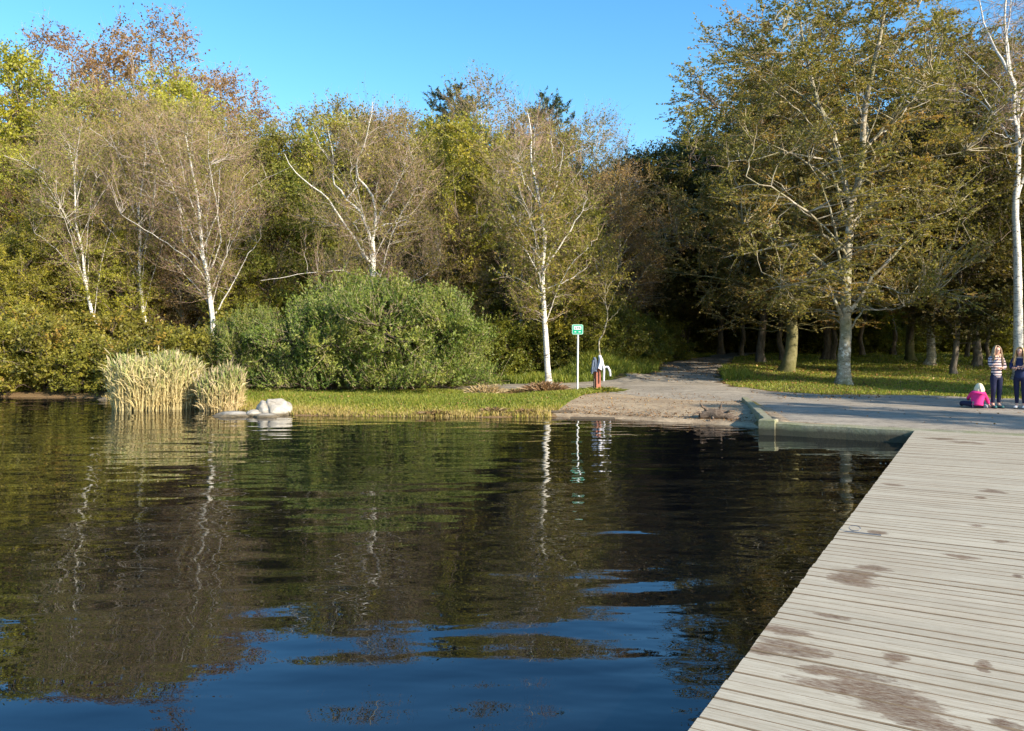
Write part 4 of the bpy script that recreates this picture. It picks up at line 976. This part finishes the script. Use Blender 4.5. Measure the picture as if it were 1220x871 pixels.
k = NT('bleached_driftwood'); co = k.coord(); n1 = k.noise(k.mapping(co, (2, 12, 12)), 3, 6, .7)
c = k.ramp(n1, [(.3, (.04, .03, .02)), (.5, (.11, .08, .06)), (.72, (.24, .19, .14))]); k.pbr(c, .85, k.bump(n1, .7, .02), .2); M['drift'] = k.m
c = at(850, 495, 18.9)
dw = thing('driftwood', 'gnarled driftwood stump with upturned roots lying on the sand at the waterline', 'driftwood', (c[0], c[1], gz(c[0], c[1]) + .06), -.15)
g = np.random.default_rng(9)
def limb(pts, r): return resample(pts, 10) + np.concatenate([np.zeros((1, 3)), g.normal(size=(9, 3)) * .012]), np.interp(np.linspace(0, 1, 10), np.linspace(0, 1, len(r)), r)
mb = MB()
for pts, r in (([(-.32, 0, .0), (-.1, .02, .06), (.2, -.05, .02), (.45, -.15, -.06), (.62, -.22, -.12)], [.08, .14, .13, .10, .05]),):
    p_, r_ = limb(pts, r); v, q = tubes(p_[None], r_[None], 10); mb.add(v * 1 + 0, q)
obj('log', mb.mesh('log', [M['drift']], True), dw)
for pts, r in (([(-.05, .02, .06), (-.17, .0, .16), (-.28, -.03, .24), (-.31, -.02, .33)], [.06, .045, .03, .012]), ([(.02, 0, .06), (.1, .03, .14), (.17, .02, .2), (.19, .0, .33)], [.05, .035, .025, .01]), ([(-.2, 0, .04), (-.36, -.06, .08), (-.5, -.08, .02)], [.05, .03, .012]),
               ([(.25, -.06, .02), (.33, -.16, .12), (.48, -.2, .14)], [.04, .03, .01]), ([(.3, -.1, .0), (.32, -.25, -.08), (.25, -.4, -.14)], [.04, .03, .015]), ([(.0, 0, .02), (-.02, -.18, -.06), (-.12, -.32, -.12)], [.05, .03, .015])):
    p_, r_ = limb(pts, r); v, q = tubes(p_[None], r_[None], 8); obj('root', MB().add(v, q).mesh('root', [M['drift']], True), dw)
for (px, py, D, L, rz, lab) in ((706, 498.5, 19.75, 1.1, -.08, 'dark waterlogged board floating along the sandy shore, right one'), (664, 494, 20.6, .8, .05, 'thin dark board washed up on the shore left of the floating board')):
    mb = MB(); box(mb, (-L / 2, -.08, 0), (L / 2, .08, .045), ch=.01); o = obj('driftwood_board', mb.mesh('driftwood_board', [M['wet_timber']])); o.location = (px_x(px, D), D, WATER - .005 if D < 20 else gz(px_x(px, D), D) + .01); o.rotation_euler = (0, .01, rz)
    tag(o, lab, 'board', 'washed-up boards')

# ------------------------------------------------------------------ sign, post, jackets
M['steel'] = plain('galvanised_steel', (.62, .63, .63), .45, .5, .3, 20, .08)
M['sign_white'] = plain('sign_white', (.55, .6, .59), .4, .4, 0, 5, .03)
M['sign_green'] = plain('sign_green', (.0, .27, .15), .4, .4, 0, 5, .05)
M['sign_dark'] = plain('sign_ink', (.05, .08, .09), .5, .3, 0, 5, .05)
X = px_x(688, 26.0)
sg = thing('path_sign', 'small green and white information sign on a tall thin grey pole', 'sign', (X, 26.0, gz(X, 26.0)))
v, q = tubes(np.array([[(0, 0, -.3), (.008, 0, 1.0), (.017, 0, 2.1)]]), np.full((1, 3), .030), 14); obj('pole', MB().add(v, q).mesh('pole', [M['steel']], True), sg)
def rrect(w, h, r, z, y0, y1, n=6, cx=0.):
    pts = []
    for (sx, sy, a0) in ((1, 1, 0), (-1, 1, 90), (-1, -1, 180), (1, -1, 270)):
        for i in range(n + 1):
            a = math.radians(a0 + 90 * i / n); pts.append((cx + sx * (w / 2 - r) + r * math.cos(a), z + sy * (h / 2 - r) + r * math.sin(a)))
    m = len(pts); bm = bmesh.new()
    fr = [bm.verts.new((x, y0, z_)) for x, z_ in pts]; bk = [bm.verts.new((x, y1, z_)) for x, z_ in pts]
    bm.faces.new(fr); bm.faces.new(bk[::-1])
    for i in range(m): bm.faces.new((fr[i], bk[i], bk[(i + 1) % m], fr[(i + 1) % m]))
    bmesh.ops.recalc_face_normals(bm, faces=bm.faces[:])
    return bm
def bmobj(name, bm, mat, parent, smooth=False):
    me = bpy.data.meshes.new(name); bm.to_mesh(me); bm.free(); me.materials.append(mat)
    for p in me.polygons: p.use_smooth = smooth
    return obj(name, me, parent)
zc = 2.02
bd = bmobj('board', rrect(.37, .33, .05, zc, -.040, -.034), M['sign_green'], sg)
bm = rrect(.352, .312, .045, zc, -.0425, -.0405); bmobj('border', bm, M['sign_white'], bd)
bm = rrect(.325, .285, .03, zc, -.0455, -.043); bmobj('face', bm, M['sign_green'], bd)
bm = rrect(.245, .115, .012, zc + .05, -.0485, -.046); bmobj('white_panel', bm, M['sign_white'], bd)
mb = MB()
for x0, x1, z0, z1 in ((-.088, -.066, .022, .085), (-.1, -.054, .012, .028), (-.036, .016, .066, .085), (-.02, .0, .016, .066), (.034, .052, .016, .085), (.052, .08, .066, .085), (.052, .076, .04, .056), (.07, .088, .016, .04), (.094, .112, .014, .032)):
    box(mb, (x0, -.0505, zc + z0), (x1, -.0488, zc + z1))
obj('lettering', mb.mesh('lettering', [M['sign_dark']]), bd)
mb = MB()
for x0, x1 in ((-.105, -.045), (.03, .10)): box(mb, (x0, -.0475, zc - .09), (x1, -.0458, zc - .062))
obj('white_marks', mb.mesh('white_marks', [M['sign_white']]), bd)
mb = MB(); box(mb, (-.05, -.034, zc - .03), (.08, .035, zc + .02)); obj('clamp', mb.mesh('clamp', [M['steel']]), sg)

M['red_timber'] = plain('red_timber', (.27, .10, .065), .75, .3, 0, 14, .3, .3)
X = px_x(711.5, 25.9); zb = gz(X, 25.9)
po = thing('red_post', 'square red-brown timber post with jackets hung over its top', 'post', (X, 25.9, zb), .45)
mb = MB(); box(mb, (-.085, -.085, -.4), (.085, .085, 1.02), ch=.025); obj('shaft', mb.mesh('shaft', [M['red_timber']]), po)
mb = MB(); box(mb, (-.13, -.03, .12), (-.087, .03, .42)); obj('side_batten', mb.mesh('side_batten', [M['wet_timber']]), po)
v, q = tubes(np.array([[(0, -.07, .99), (0, -.14, 1.02), (0, -.17, 1.07)]]), np.full((1, 3), .012), 8); obj('peg', MB().add(v, q).mesh('peg', [M['iron']], True), po)
def jacket(name, label, loc, rz, mat, top_w, hem_w, length, seed, sleeves):
    g = np.random.default_rng(seed); j = thing(name, label, 'jacket', loc, rz)
    n, m = 22, 40; V = []
    for i in range(n):
        t = i / (n - 1); w = top_w + (hem_w - top_w) * t ** .7; th = .045 + .07 * math.sin(min(t * 1.6, 1) * 1.57)
        for jx in range(m):
            a = jx / m * 6.283; fold = 1 + .17 * t * math.sin(a * 5 + seed + t * 2) + .08 * math.sin(a * 9 + 2 * seed)
            V.append((w * math.cos(a) * fold + .03 * math.sin(t * 4), th * math.sin(a) * fold, -length * t - .03 * t * math.sin(a * 2 + seed)))
    i = np.arange(n * m).reshape(n, m); nx = np.roll(i, -1, 1)
    q = np.stack([i[:-1], i[1:], nx[1:], nx[:-1]], -1).reshape(-1, 4)
    V.append((0, 0, .03)); tr = [(n * m, int(i[0, k_]), int(i[0, (k_ + 1) % m])) for k_ in range(m)]
    obj('jacket_body', MB().add(V, q, tr).mesh('jacket_body', [mat], True), j)
    for pts in sleeves:
        p = resample(pts, 12); r = np.linspace(.038, .028, 12) * (1 + .12 * np.sin(np.arange(12) * 2.1))
        v, q = tubes(p[None], r[None], 12); obj('sleeve', MB().add(v, q).mesh('sleeve', [mat], True), j)
    return j
M['cloth_grey'] = plain('blue_grey_cloth', (.10, .125, .17), .85, .2, 0, 40, .2, .3)
M['cloth_white'] = plain('white_cloth', (.56, .56, .62), .85, .2, 0, 40, .06, .3)
jacket('jacket', 'blue-grey jacket hanging on the left side of the red post', (X - .10, 25.80, zb + 1.10), .3, M['cloth_grey'], .04, .095, .46, 1, [[(-.04, -.02, -.08), (-.08, -.03, -.3), (-.10, -.02, -.52)]])
jacket('jacket', 'white jacket draped over the right side of the red post, one sleeve dangling', (X + .07, 25.76, zb + 1.17), -.2, M['cloth_white'], .045, .085, .44, 2, [[(.06, -.03, -.12), (.14, -.05, -.42), (.13, -.04, -.82)], [(.1, -.02, -.38), (.26, -.03, -.36), (.33, -.03, -.5), (.34, -.03, -.66)]])

# ------------------------------------------------------------------ people
def skin(name, J, E, root, mats, sub=2):
    names = list(J); ix = {n_: i for i, n_ in enumerate(names)}
    me = bpy.data.meshes.new(name + '_tmp'); me.from_pydata([J[n_][:3] for n_ in names], [(ix[a], ix[b]) for a, b in E], [])
    o = bpy.data.objects.new(name + '_tmp', me); COL.objects.link(o)
    md = o.modifiers.new('Skin', 'SKIN'); md.use_smooth_shade = True
    sv = me.skin_vertices[0].data
    for i, n_ in enumerate(names):
        r = J[n_][3:]
        sv[i].radius = (r[0], r[1] if len(r) > 1 else r[0]); sv[i].use_root = (n_ == root)
    s_ = o.modifiers.new('Sub', 'SUBSURF'); s_.levels = sub; s_.render_levels = sub
    dg = bpy.context.evaluated_depsgraph_get(); dg.update()
    out = bpy.data.meshes.new_from_object(o.evaluated_get(dg)); out.name = name
    bpy.data.objects.remove(o); bpy.data.meshes.remove(me)
    out.materials.clear()
    for m in mats: out.materials.append(m)
    for p in out.polygons: p.use_smooth = True; p.material_index = 0
    return out
def joined(name, meshes, mats):
    mb = MB()
    bm = bmesh.new()
    for m in meshes: bm.from_mesh(m)
    me = bpy.data.meshes.new(name); bm.to_mesh(me); bm.free()
    for m in mats: me.materials.append(m)
    for p in me.polygons: p.use_smooth = True
    return me
def hand(wrist, direc, side, curl):
    """palm and five fingers as small skinned chains"""
    w = Vector(wrist); d = Vector(direc).normalized(); s_ = Vector(side).normalized(); nrm = d.cross(s_).normalized(); out = []
    palm = w + d * .075
    out.append(skin('palm', {'a': (*(w + d * .0), .024, .02), 'b': (*(w + d * .04), .032, .016), 'c': (*palm, .034, .014)}, [('a', 'b'), ('b', 'c')], 'a', [], 1))
    for i, (o_, L) in enumerate(((-.026, .062), (-.009, .072), (.009, .068), (.025, .052))):
        b = palm - d * .012 + s_ * o_; m1 = b + d * L * .5 + nrm * curl * .2 * L; m2 = m1 + (d * (1 - curl * .6) + nrm * curl).normalized() * L * .5; e = m2 + (d * (1 - curl) + nrm * curl * 1.3).normalized() * L * .35
        out.append(skin('finger', {'a': (*b, .0095), 'b': (*m1, .009), 'c': (*m2, .008), 'd': (*e, .006)}, [('a', 'b'), ('b', 'c'), ('c', 'd')], 'a', [], 1))
    b = w + d * .025 - s_ * .022; m1 = b + (d * .5 - s_ * .8 + nrm * .2).normalized() * .035; e = m1 + (d * .9 - s_ * .3 + nrm * .3).normalized() * .035
    out.append(skin('thumb', {'a': (*b, .012), 'b': (*m1, .0105), 'c': (*e, .008)}, [('a', 'b'), ('b', 'c')], 'a', [], 1))
    return out
def cloth(name, col, rough=.85, stripes=None):
    if stripes is None: return plain(name, col, rough, .2, 0, 60, .15, .2)
    k = NT(name); z = k.n('SeparateXYZ', Vector=k.coord()).outputs[2]
    f_ = k.math('FRACT', k.math('MULTIPLY', k.math('SUBTRACT', z, .0), 1 / .072))
    c = k.ramp(f_, stripes, 'CONSTANT'); k.pbr(c, rough, None, .2); return k.m
M['skin'] = plain('skin', (.62, .36, .26), .55, .4, 0, 20, .06)
M['hair_brown'] = plain('light_brown_hair', (.30, .20, .115), .5, .4, 0, 60, .4, .5)
M['hair_blonde'] = plain('blonde_hair', (.50, .33, .14), .5, .4, 0, 60, .35, .5)
M['hair_white'] = plain('platinum_hair', (.66, .58, .40), .5, .4, 0, 60, .15, .4)
M['stripe'] = cloth('striped_knit', (0, 0, 0), .85, [(0, (.025, .022, .06)), (.42, (.60, .50, .50)), (.62, (.50, .20, .14)), (.74, (.62, .54, .54))])
M['navy'] = cloth('navy_denim', (.018, .02, .05)); M['navy_top'] = cloth('navy_wool', (.022, .032, .085)); M['pink'] = cloth('pink_fleece', (.62, .035, .20))
M['teal'] = cloth('teal_canvas', (.05, .14, .14)); M['white_shoe'] = cloth('white_canvas', (.7, .68, .64)); M['sole'] = cloth('dark_rubber', (.02, .02, .02)); M['eye'] = plain('eye', (.02, .015, .012), .2, .5); M['lip'] = plain('lip', (.42, .13, .11), .5, .4)

def standing(label, loc, rz, S, hair, top, legs_m, shoe_m, armL, armR, hd, head_pitch=.25, stance=.085):
    """armL / armR: shoulder->elbow->wrist points plus hand direction; local frame faces -Y"""
    p = thing('person', label, 'person', loc, rz); p.scale = (S, S, S)
    hx, hy, hz_ = hd
    J = {'pelvis': (0, .0, .93, .112, .08), 'waist': (0, -.005, 1.08, .095, .065), 'chest': (0, .0, 1.26, .115, .078), 'upper': (0, .015, 1.37, .10, .075), 'neck': (0, .01, 1.44, .048), 'jaw': (hx * .6, hy * .6 - .01, 1.515, .062, .068), 'head': (hx, hy, 1.59, .078, .092), 'crown': (hx * 1.1, hy + .01, 1.66, .06, .07)}
    E = [('pelvis', 'waist'), ('waist', 'chest'), ('chest', 'upper'), ('upper', 'neck'), ('neck', 'jaw'), ('jaw', 'head'), ('head', 'crown')]
    for s_, n_ in ((-1, 'l'), (1, 'r')):
        J['hip' + n_] = (s_ * .085, 0, .86, .088); J['knee' + n_] = (s_ * stance, -.01, .47, .056); J['calf' + n_] = (s_ * stance, .015, .32, .052); J['ank' + n_] = (s_ * stance, .02, .09, .036); J['toe' + n_] = (s_ * (stance + .02), -.12, .03, .032, .025)
        E += [('pelvis', 'hip' + n_), ('hip' + n_, 'knee' + n_), ('knee' + n_, 'calf' + n_), ('calf' + n_, 'ank' + n_), ('ank' + n_, 'toe' + n_)]
        A = armL if n_ == 'l' else armR
        J['sh' + n_] = (*A[0], .052); J['el' + n_] = (*A[1], .038); J['wr' + n_] = (*A[2], .026)
        E += [('upper', 'sh' + n_), ('sh' + n_, 'el' + n_), ('el' + n_, 'wr' + n_)]
    ms = [skin('body', J, E, 'pelvis', [], 2)]
    for A in (armL, armR): ms += hand(A[2], A[3], A[4], .45)
    # nose
    hv = Vector((hx, hy, 1.575)); fw = Vector((hx * .6, -1, -head_pitch)).normalized()
    ms.append(skin('nose', {'a': (*(hv + fw * .078 + Vector((0, 0, .02))), .011), 'b': (*(hv + fw * .103 + Vector((0, 0, -.006))), .012)}, [('a', 'b')], 'a', [], 1))
    obj('body', joined('body', ms, [M['skin']]), p)
    for s_ in (-1, 1):
        bm = bmesh.new(); bmesh.ops.create_uvsphere(bm, u_segments=10, v_segments=6, radius=.011); e = bmobj('eye', bm, M['eye'], p, True); e.location = hv + fw * .083 + Vector((s_ * .031, 0, .022))
        bm = bmesh.new(); bmesh.ops.create_uvsphere(bm, u_segments=10, v_segments=6, radius=.016); e = bmobj('ear', bm, M['skin'], p, True); e.location = hv + Vector((s_ * .083, .01, 0)); e.scale = (.5, .9, 1.7)
    bm = bmesh.new(); bmesh.ops.create_uvsphere(bm, u_segments=10, v_segments=6, radius=.02); e = bmobj('mouth', bm, M['lip'], p, True); e.location = hv + fw * .084 + Vector((0, 0, -.042)); e.scale = (1, .4, .35)
    # sweater
    G = 1.17
    Jt = {'hem': (0, 0, .80, .152, .118), 'hip': (0, 0, .90, .150, .115), 'waist': (0, -.005, 1.06, .138, .105), 'chest': (0, 0, 1.25, .150, .115), 'upper': (0, .015, 1.365, .112, .085), 'collar': (0, .01, 1.425, .065, .06)}
    Et = [('hem', 'hip'), ('hip', 'waist'), ('waist', 'chest'), ('chest', 'upper'), ('upper', 'collar')]
    for n_, A in (('l', armL), ('r', armR)):
        e3 = Vector(A[1]) + (Vector(A[2]) - Vector(A[1])) * .86
        Jt['sh' + n_] = (*A[0], .066); Jt['el' + n_] = (*A[1], .054); Jt['cu' + n_] = (*e3, .042)
        Et += [('upper', 'sh' + n_), ('sh' + n_, 'el' + n_), ('el' + n_, 'cu' + n_)]
    obj('sweater', skin('sweater', Jt, Et, 'chest', [top], 2), p)
    Jl = {'top': (0, 0, 1.02, .12, .09), 'pelvis': (0, 0, .92, .138, .105)}; El = [('top', 'pelvis')]
    for s_, n_ in ((-1, 'l'), (1, 'r')):
        Jl['hip' + n_] = (s_ * .087, 0, .84, .098); Jl['knee' + n_] = (s_ * stance, -.01, .47, .065); Jl['calf' + n_] = (s_ * stance, .015, .32, .060); Jl['cuff' + n_] = (s_ * stance, .02, .12, .046)
        El += [('pelvis', 'hip' + n_), ('hip' + n_, 'knee' + n_), ('knee' + n_, 'calf' + n_), ('calf' + n_, 'cuff' + n_)]
    obj('trousers', skin('trousers', Jl, El, 'pelvis', [legs_m], 2), p)
    for s_ in (-1, 1):
        sh = obj('shoe', skin('shoe', {'heel': (s_ * stance, .045, .048, .042, .045), 'mid': (s_ * (stance + .008), -.04, .048, .046, .042), 'toe': (s_ * (stance + .022), -.15, .04, .042, .034), 'top': (s_ * stance, .02, .10, .045)}, [('heel', 'mid'), ('mid', 'toe'), ('heel', 'top')], 'mid', [shoe_m], 2), p)
        obj('sole', skin('sole', {'a': (s_ * stance, .06, .014, .042, .014), 'b': (s_ * (stance + .008), -.05, .014, .046, .014), 'c': (s_ * (stance + .022), -.17, .014, .040, .014)}, [('a', 'b'), ('b', 'c')], 'a', [M['sole']], 1), sh)
    # hair: a cap of strands around the back and sides of the head
    g = np.random.default_rng(int(abs(loc[0]) * 100)); n = 520
    az = g.uniform(-1.95, 1.95, n); Ls = .30 + .16 * g.random(n)
    el = g.uniform(.25, 1.5, n)
    c0 = np.array([hx, hy + .005, 1.60]); bx = np.sin(az); by = np.cos(az)
    p0 = c0 + np.stack([bx * np.cos(el) * .088, by * np.cos(el) * .104, np.sin(el) * .105 + .0], 1)
    p1 = c0 + np.stack([bx * .102, by * .116, np.full(n, -.005)], 1)
    p2 = c0 + np.stack([bx * .118 + g.normal(size=n) * .01, by * .12 + g.normal(size=n) * .01, -Ls * .55], 1)
    p3 = c0 + np.stack([bx * .125 + g.normal(size=n) * .02, by * .135 + g.normal(size=n) * .02 - .015, -Ls], 1)
    v, q = tubes(np.stack([p0, p1, p2, p3], 1), np.tile(np.array([.012, .014, .013, .005]), (n, 1)), 5)
    obj('hair', MB().add(v, q).mesh('hair', [hair], True), p)
    return p
# arms in local frame facing -Y, +X is the viewer's right when rz = 0
L0 = [(-.165, .015, 1.365), (-.215, -.06, 1.13), (-.06, -.20, 1.36), (.35, .05, 1), (1, .2, 0)]
R0 = [(.165, .015, 1.365), (.225, -.03, 1.10), (.03, -.20, 1.10), (-1, -.1, .05), (0, .1, 1)]
c = onz(1187, 487.5)
standing('girl in a striped sweater and dark jeans standing with one hand at her face', (c[0], c[1], .024), .08, .905, M['hair_brown'], M['stripe'], M['navy'], M['teal'], L0, R0, (0, -.035, 0))
L1 = [(-.165, .015, 1.365), (-.21, -.10, 1.12), (.02, -.22, 1.16), (1, -.05, .05), (0, -.1, 1)]
R1 = [(.165, .015, 1.365), (.21, -.09, 1.10), (-.02, -.24, 1.12), (-1, -.05, .05), (0, .1, 1)]
c = onz(1215.5, 488)
standing('blonde girl in navy top with folded arms, half cut off by the picture edge', (c[0], c[1], .024), -.75, .885, M['hair_blonde'], M['navy_top'], M['navy'], M['white_shoe'], L1, R1, (0, -.045, 0))

# child sitting on the ground, back to the viewer (local -Y faces away after the half turn)
c = onz(1164, 487.5)
ch = thing('person', 'small child with white-blonde hair and pink jacket sitting on the gravel, back turned', 'person', (c[0], c[1], .022), math.pi - .35); ch.scale = (.92,) * 3
J = {'pelvis': (0, .0, .11, .10, .08), 'waist': (-.01, -.03, .24, .09, .075), 'chest': (-.03, -.06, .36, .105, .085), 'upper': (-.045, -.075, .42, .08, .065), 'neck': (-.055, -.09, .465, .04), 'jaw': (-.065, -.115, .505, .055), 'head': (-.075, -.12, .56, .075, .08), 'crown': (-.08, -.11, .615, .055, .06),
     'shl': (-.165, -.07, .41, .042), 'ell': (-.25, -.10, .25, .034), 'wrl': (-.31, -.13, .08, .024), 'shr': (.085, -.085, .41, .042), 'elr': (.18, -.16, .27, .034), 'wrr': (.16, -.30, .22, .024),
     'hipl': (-.08, -.05, .10, .075), 'kneel': (-.17, -.32, .14, .055), 'ankl': (-.02, -.46, .06, .036), 'toel': (.03, -.52, .06, .03), 'hipr': (.08, -.03, .10, .075), 'kneer': (.34, -.14, .13, .055), 'ankr': (.30, -.38, .06, .036), 'toer': (.30, -.46, .06, .03)}
E = [('pelvis', 'waist'), ('waist', 'chest'), ('chest', 'upper'), ('upper', 'neck'), ('neck', 'jaw'), ('jaw', 'head'), ('head', 'crown')]
for s_ in 'lr': E += [('upper', 'sh' + s_), ('sh' + s_, 'el' + s_), ('el' + s_, 'wr' + s_), ('pelvis', 'hip' + s_), ('hip' + s_, 'knee' + s_), ('knee' + s_, 'ank' + s_), ('ank' + s_, 'toe' + s_)]
ms = [skin('body', J, E, 'pelvis', [], 2)]
ms += [m for m in hand((-.31, -.13, .075), (-.5, -.5, -.45), (.6, -.6, 0), .3)] + [m for m in hand((.16, -.30, .22), (-.2, -1, -.5), (1, -.2, 0), .4)]
ms.append(skin('nose', {'a': (-.085, -.195, .555, .009), 'b': (-.087, -.207, .54, .010)}, [('a', 'b')], 'a', [], 1))
obj('body', joined('body', ms, [M['skin']]), ch)
Jt = {'hem': (0, .0, .06, .175, .15), 'waist': (-.01, -.03, .22, .165, .135), 'chest': (-.03, -.06, .345, .15, .12), 'upper': (-.045, -.075, .415, .10, .08), 'collar': (-.055, -.088, .455, .06)}
Et = [('hem', 'waist'), ('waist', 'chest'), ('chest', 'upper'), ('upper', 'collar')]
for s_ in 'lr':
    wv = Vector(J['el' + s_][:3]) + (Vector(J['wr' + s_][:3]) - Vector(J['el' + s_][:3])) * .88
    Jt['sh' + s_] = (*J['sh' + s_][:3], .058); Jt['el' + s_] = (*J['el' + s_][:3], .05); Jt['cu' + s_] = (*wv, .04)
    Et += [('upper', 'sh' + s_), ('sh' + s_, 'el' + s_), ('el' + s_, 'cu' + s_)]
obj('jacket', skin('jacket', Jt, Et, 'waist', [M['pink']], 2), ch)
Jl = {'pelvis': (0, -.02, .10, .125, .095)}; El = []
for s_ in 'lr':
    for a, r in (('hip', .088), ('knee', .068), ('ank', .048)): Jl[a + s_] = (*J[a + s_][:3], r)
    El += [('pelvis', 'hip' + s_), ('hip' + s_, 'knee' + s_), ('knee' + s_, 'ank' + s_)]
obj('trousers', skin('trousers', Jl, El, 'pelvis', [M['navy']], 2), ch)
for s_ in 'lr':
    t_, a_ = Vector(J['toe' + s_][:3]), Vector(J['ank' + s_][:3]); obj('shoe', skin('shoe', {'a': (*(a_ - Vector((0, 0, .015))), .045), 'b': (*(t_ + (t_ - a_) * .6), .04)}, [('a', 'b')], 'a', [M['white_shoe']], 2), ch)
g = np.random.default_rng(77); n = 460; az = g.uniform(-2.1, 2.1, n); el = g.uniform(.15, 1.5, n); c0 = np.array([-.075, -.115, .565])
bx, by = np.sin(az), np.cos(az); Ls = .13 + .07 * g.random(n)
Pp = np.stack([c0 + np.stack([bx * np.cos(el) * .085, by * np.cos(el) * .092, np.sin(el) * .10], 1), c0 + np.stack([bx * .1, by * .105, np.full(n, -.005)], 1), c0 + np.stack([bx * .105, by * .105, -Ls * .6], 1) + g.normal(size=(n, 3)) * .008, c0 + np.stack([bx * .09, by * .095, -Ls], 1) + g.normal(size=(n, 3)) * .012], 1)
v, q = tubes(Pp, np.tile(np.array([.012, .014, .013, .005]), (n, 1)), 5); obj('hair', MB().add(v, q).mesh('hair', [M['hair_white']], True), ch)
c = onz(1174.5, 487); rb = rock('play_stone', 'small crumpled white bag lying beside the sitting child', (c[0], c[1] + .05, .05), (.07, .06, .06), 21, group=''); rb['category'] = 'bag'; rb.name = 'white_bag'; rb.data.materials.clear(); rb.data.materials.append(M['cloth_white'])

# ------------------------------------------------------------------ light, sky, camera
AZ, EL = math.radians(131), math.radians(24)          # sun behind the viewer's right shoulder
sd = Vector((math.sin(AZ) * math.cos(EL), math.cos(AZ) * math.cos(EL), math.sin(EL)))
w = bpy.data.worlds.new('World'); SC.world = w; w.use_nodes = True
nt = w.node_tree; bg = nt.nodes['Background']; sky = nt.nodes.new('ShaderNodeTexSky'); sky.sky_type = 'NISHITA'; sky.sun_disc = False
sky.sun_elevation = EL; sky.sun_rotation = AZ; sky.air_density = 1.0; sky.dust_density = .35; sky.ozone_density = 2.2; sky.altitude = 20
hs = nt.nodes.new('ShaderNodeHueSaturation'); hs.inputs['Saturation'].default_value = 1.3; hs.inputs['Hue'].default_value = .496
nt.links.new(sky.outputs[0], hs.inputs['Color']); nt.links.new(hs.outputs[0], bg.inputs[0]); bg.inputs[1].default_value = .14
sl = bpy.data.lights.new('sun', 'SUN'); sl.energy = 5.0; sl.angle = math.radians(.53); sl.color = (1, .88, .70)
so = link(bpy.data.objects.new('sun', sl)); so.rotation_euler = (-sd).to_track_quat('-Z', 'Y').to_euler(); so.location = sd * 60
cam = bpy.data.cameras.new('camera'); co_ = link(bpy.data.objects.new('camera', cam)); co_.location = (0, 0, CAMZ); co_.rotation_euler = (math.pi / 2, 0, 0)
cam.sensor_width = 36; cam.lens = F / 1220 * 36; cam.shift_y = (HZ - 435.5) / 1220; cam.clip_start = .05; cam.clip_end = 3000
SC.camera = co_
SC.view_settings.view_transform = 'Standard'; SC.view_settings.look = 'None'; SC.view_settings.exposure = 1.15; SC.view_settings.gamma = 1
cy = SC.cycles; cy.max_bounces = 7; cy.diffuse_bounces = 3; cy.glossy_bounces = 3; cy.transmission_bounces = 4; cy.transparent_max_bounces = 4; cy.use_denoising = True; cy.sample_clamp_indirect = 6
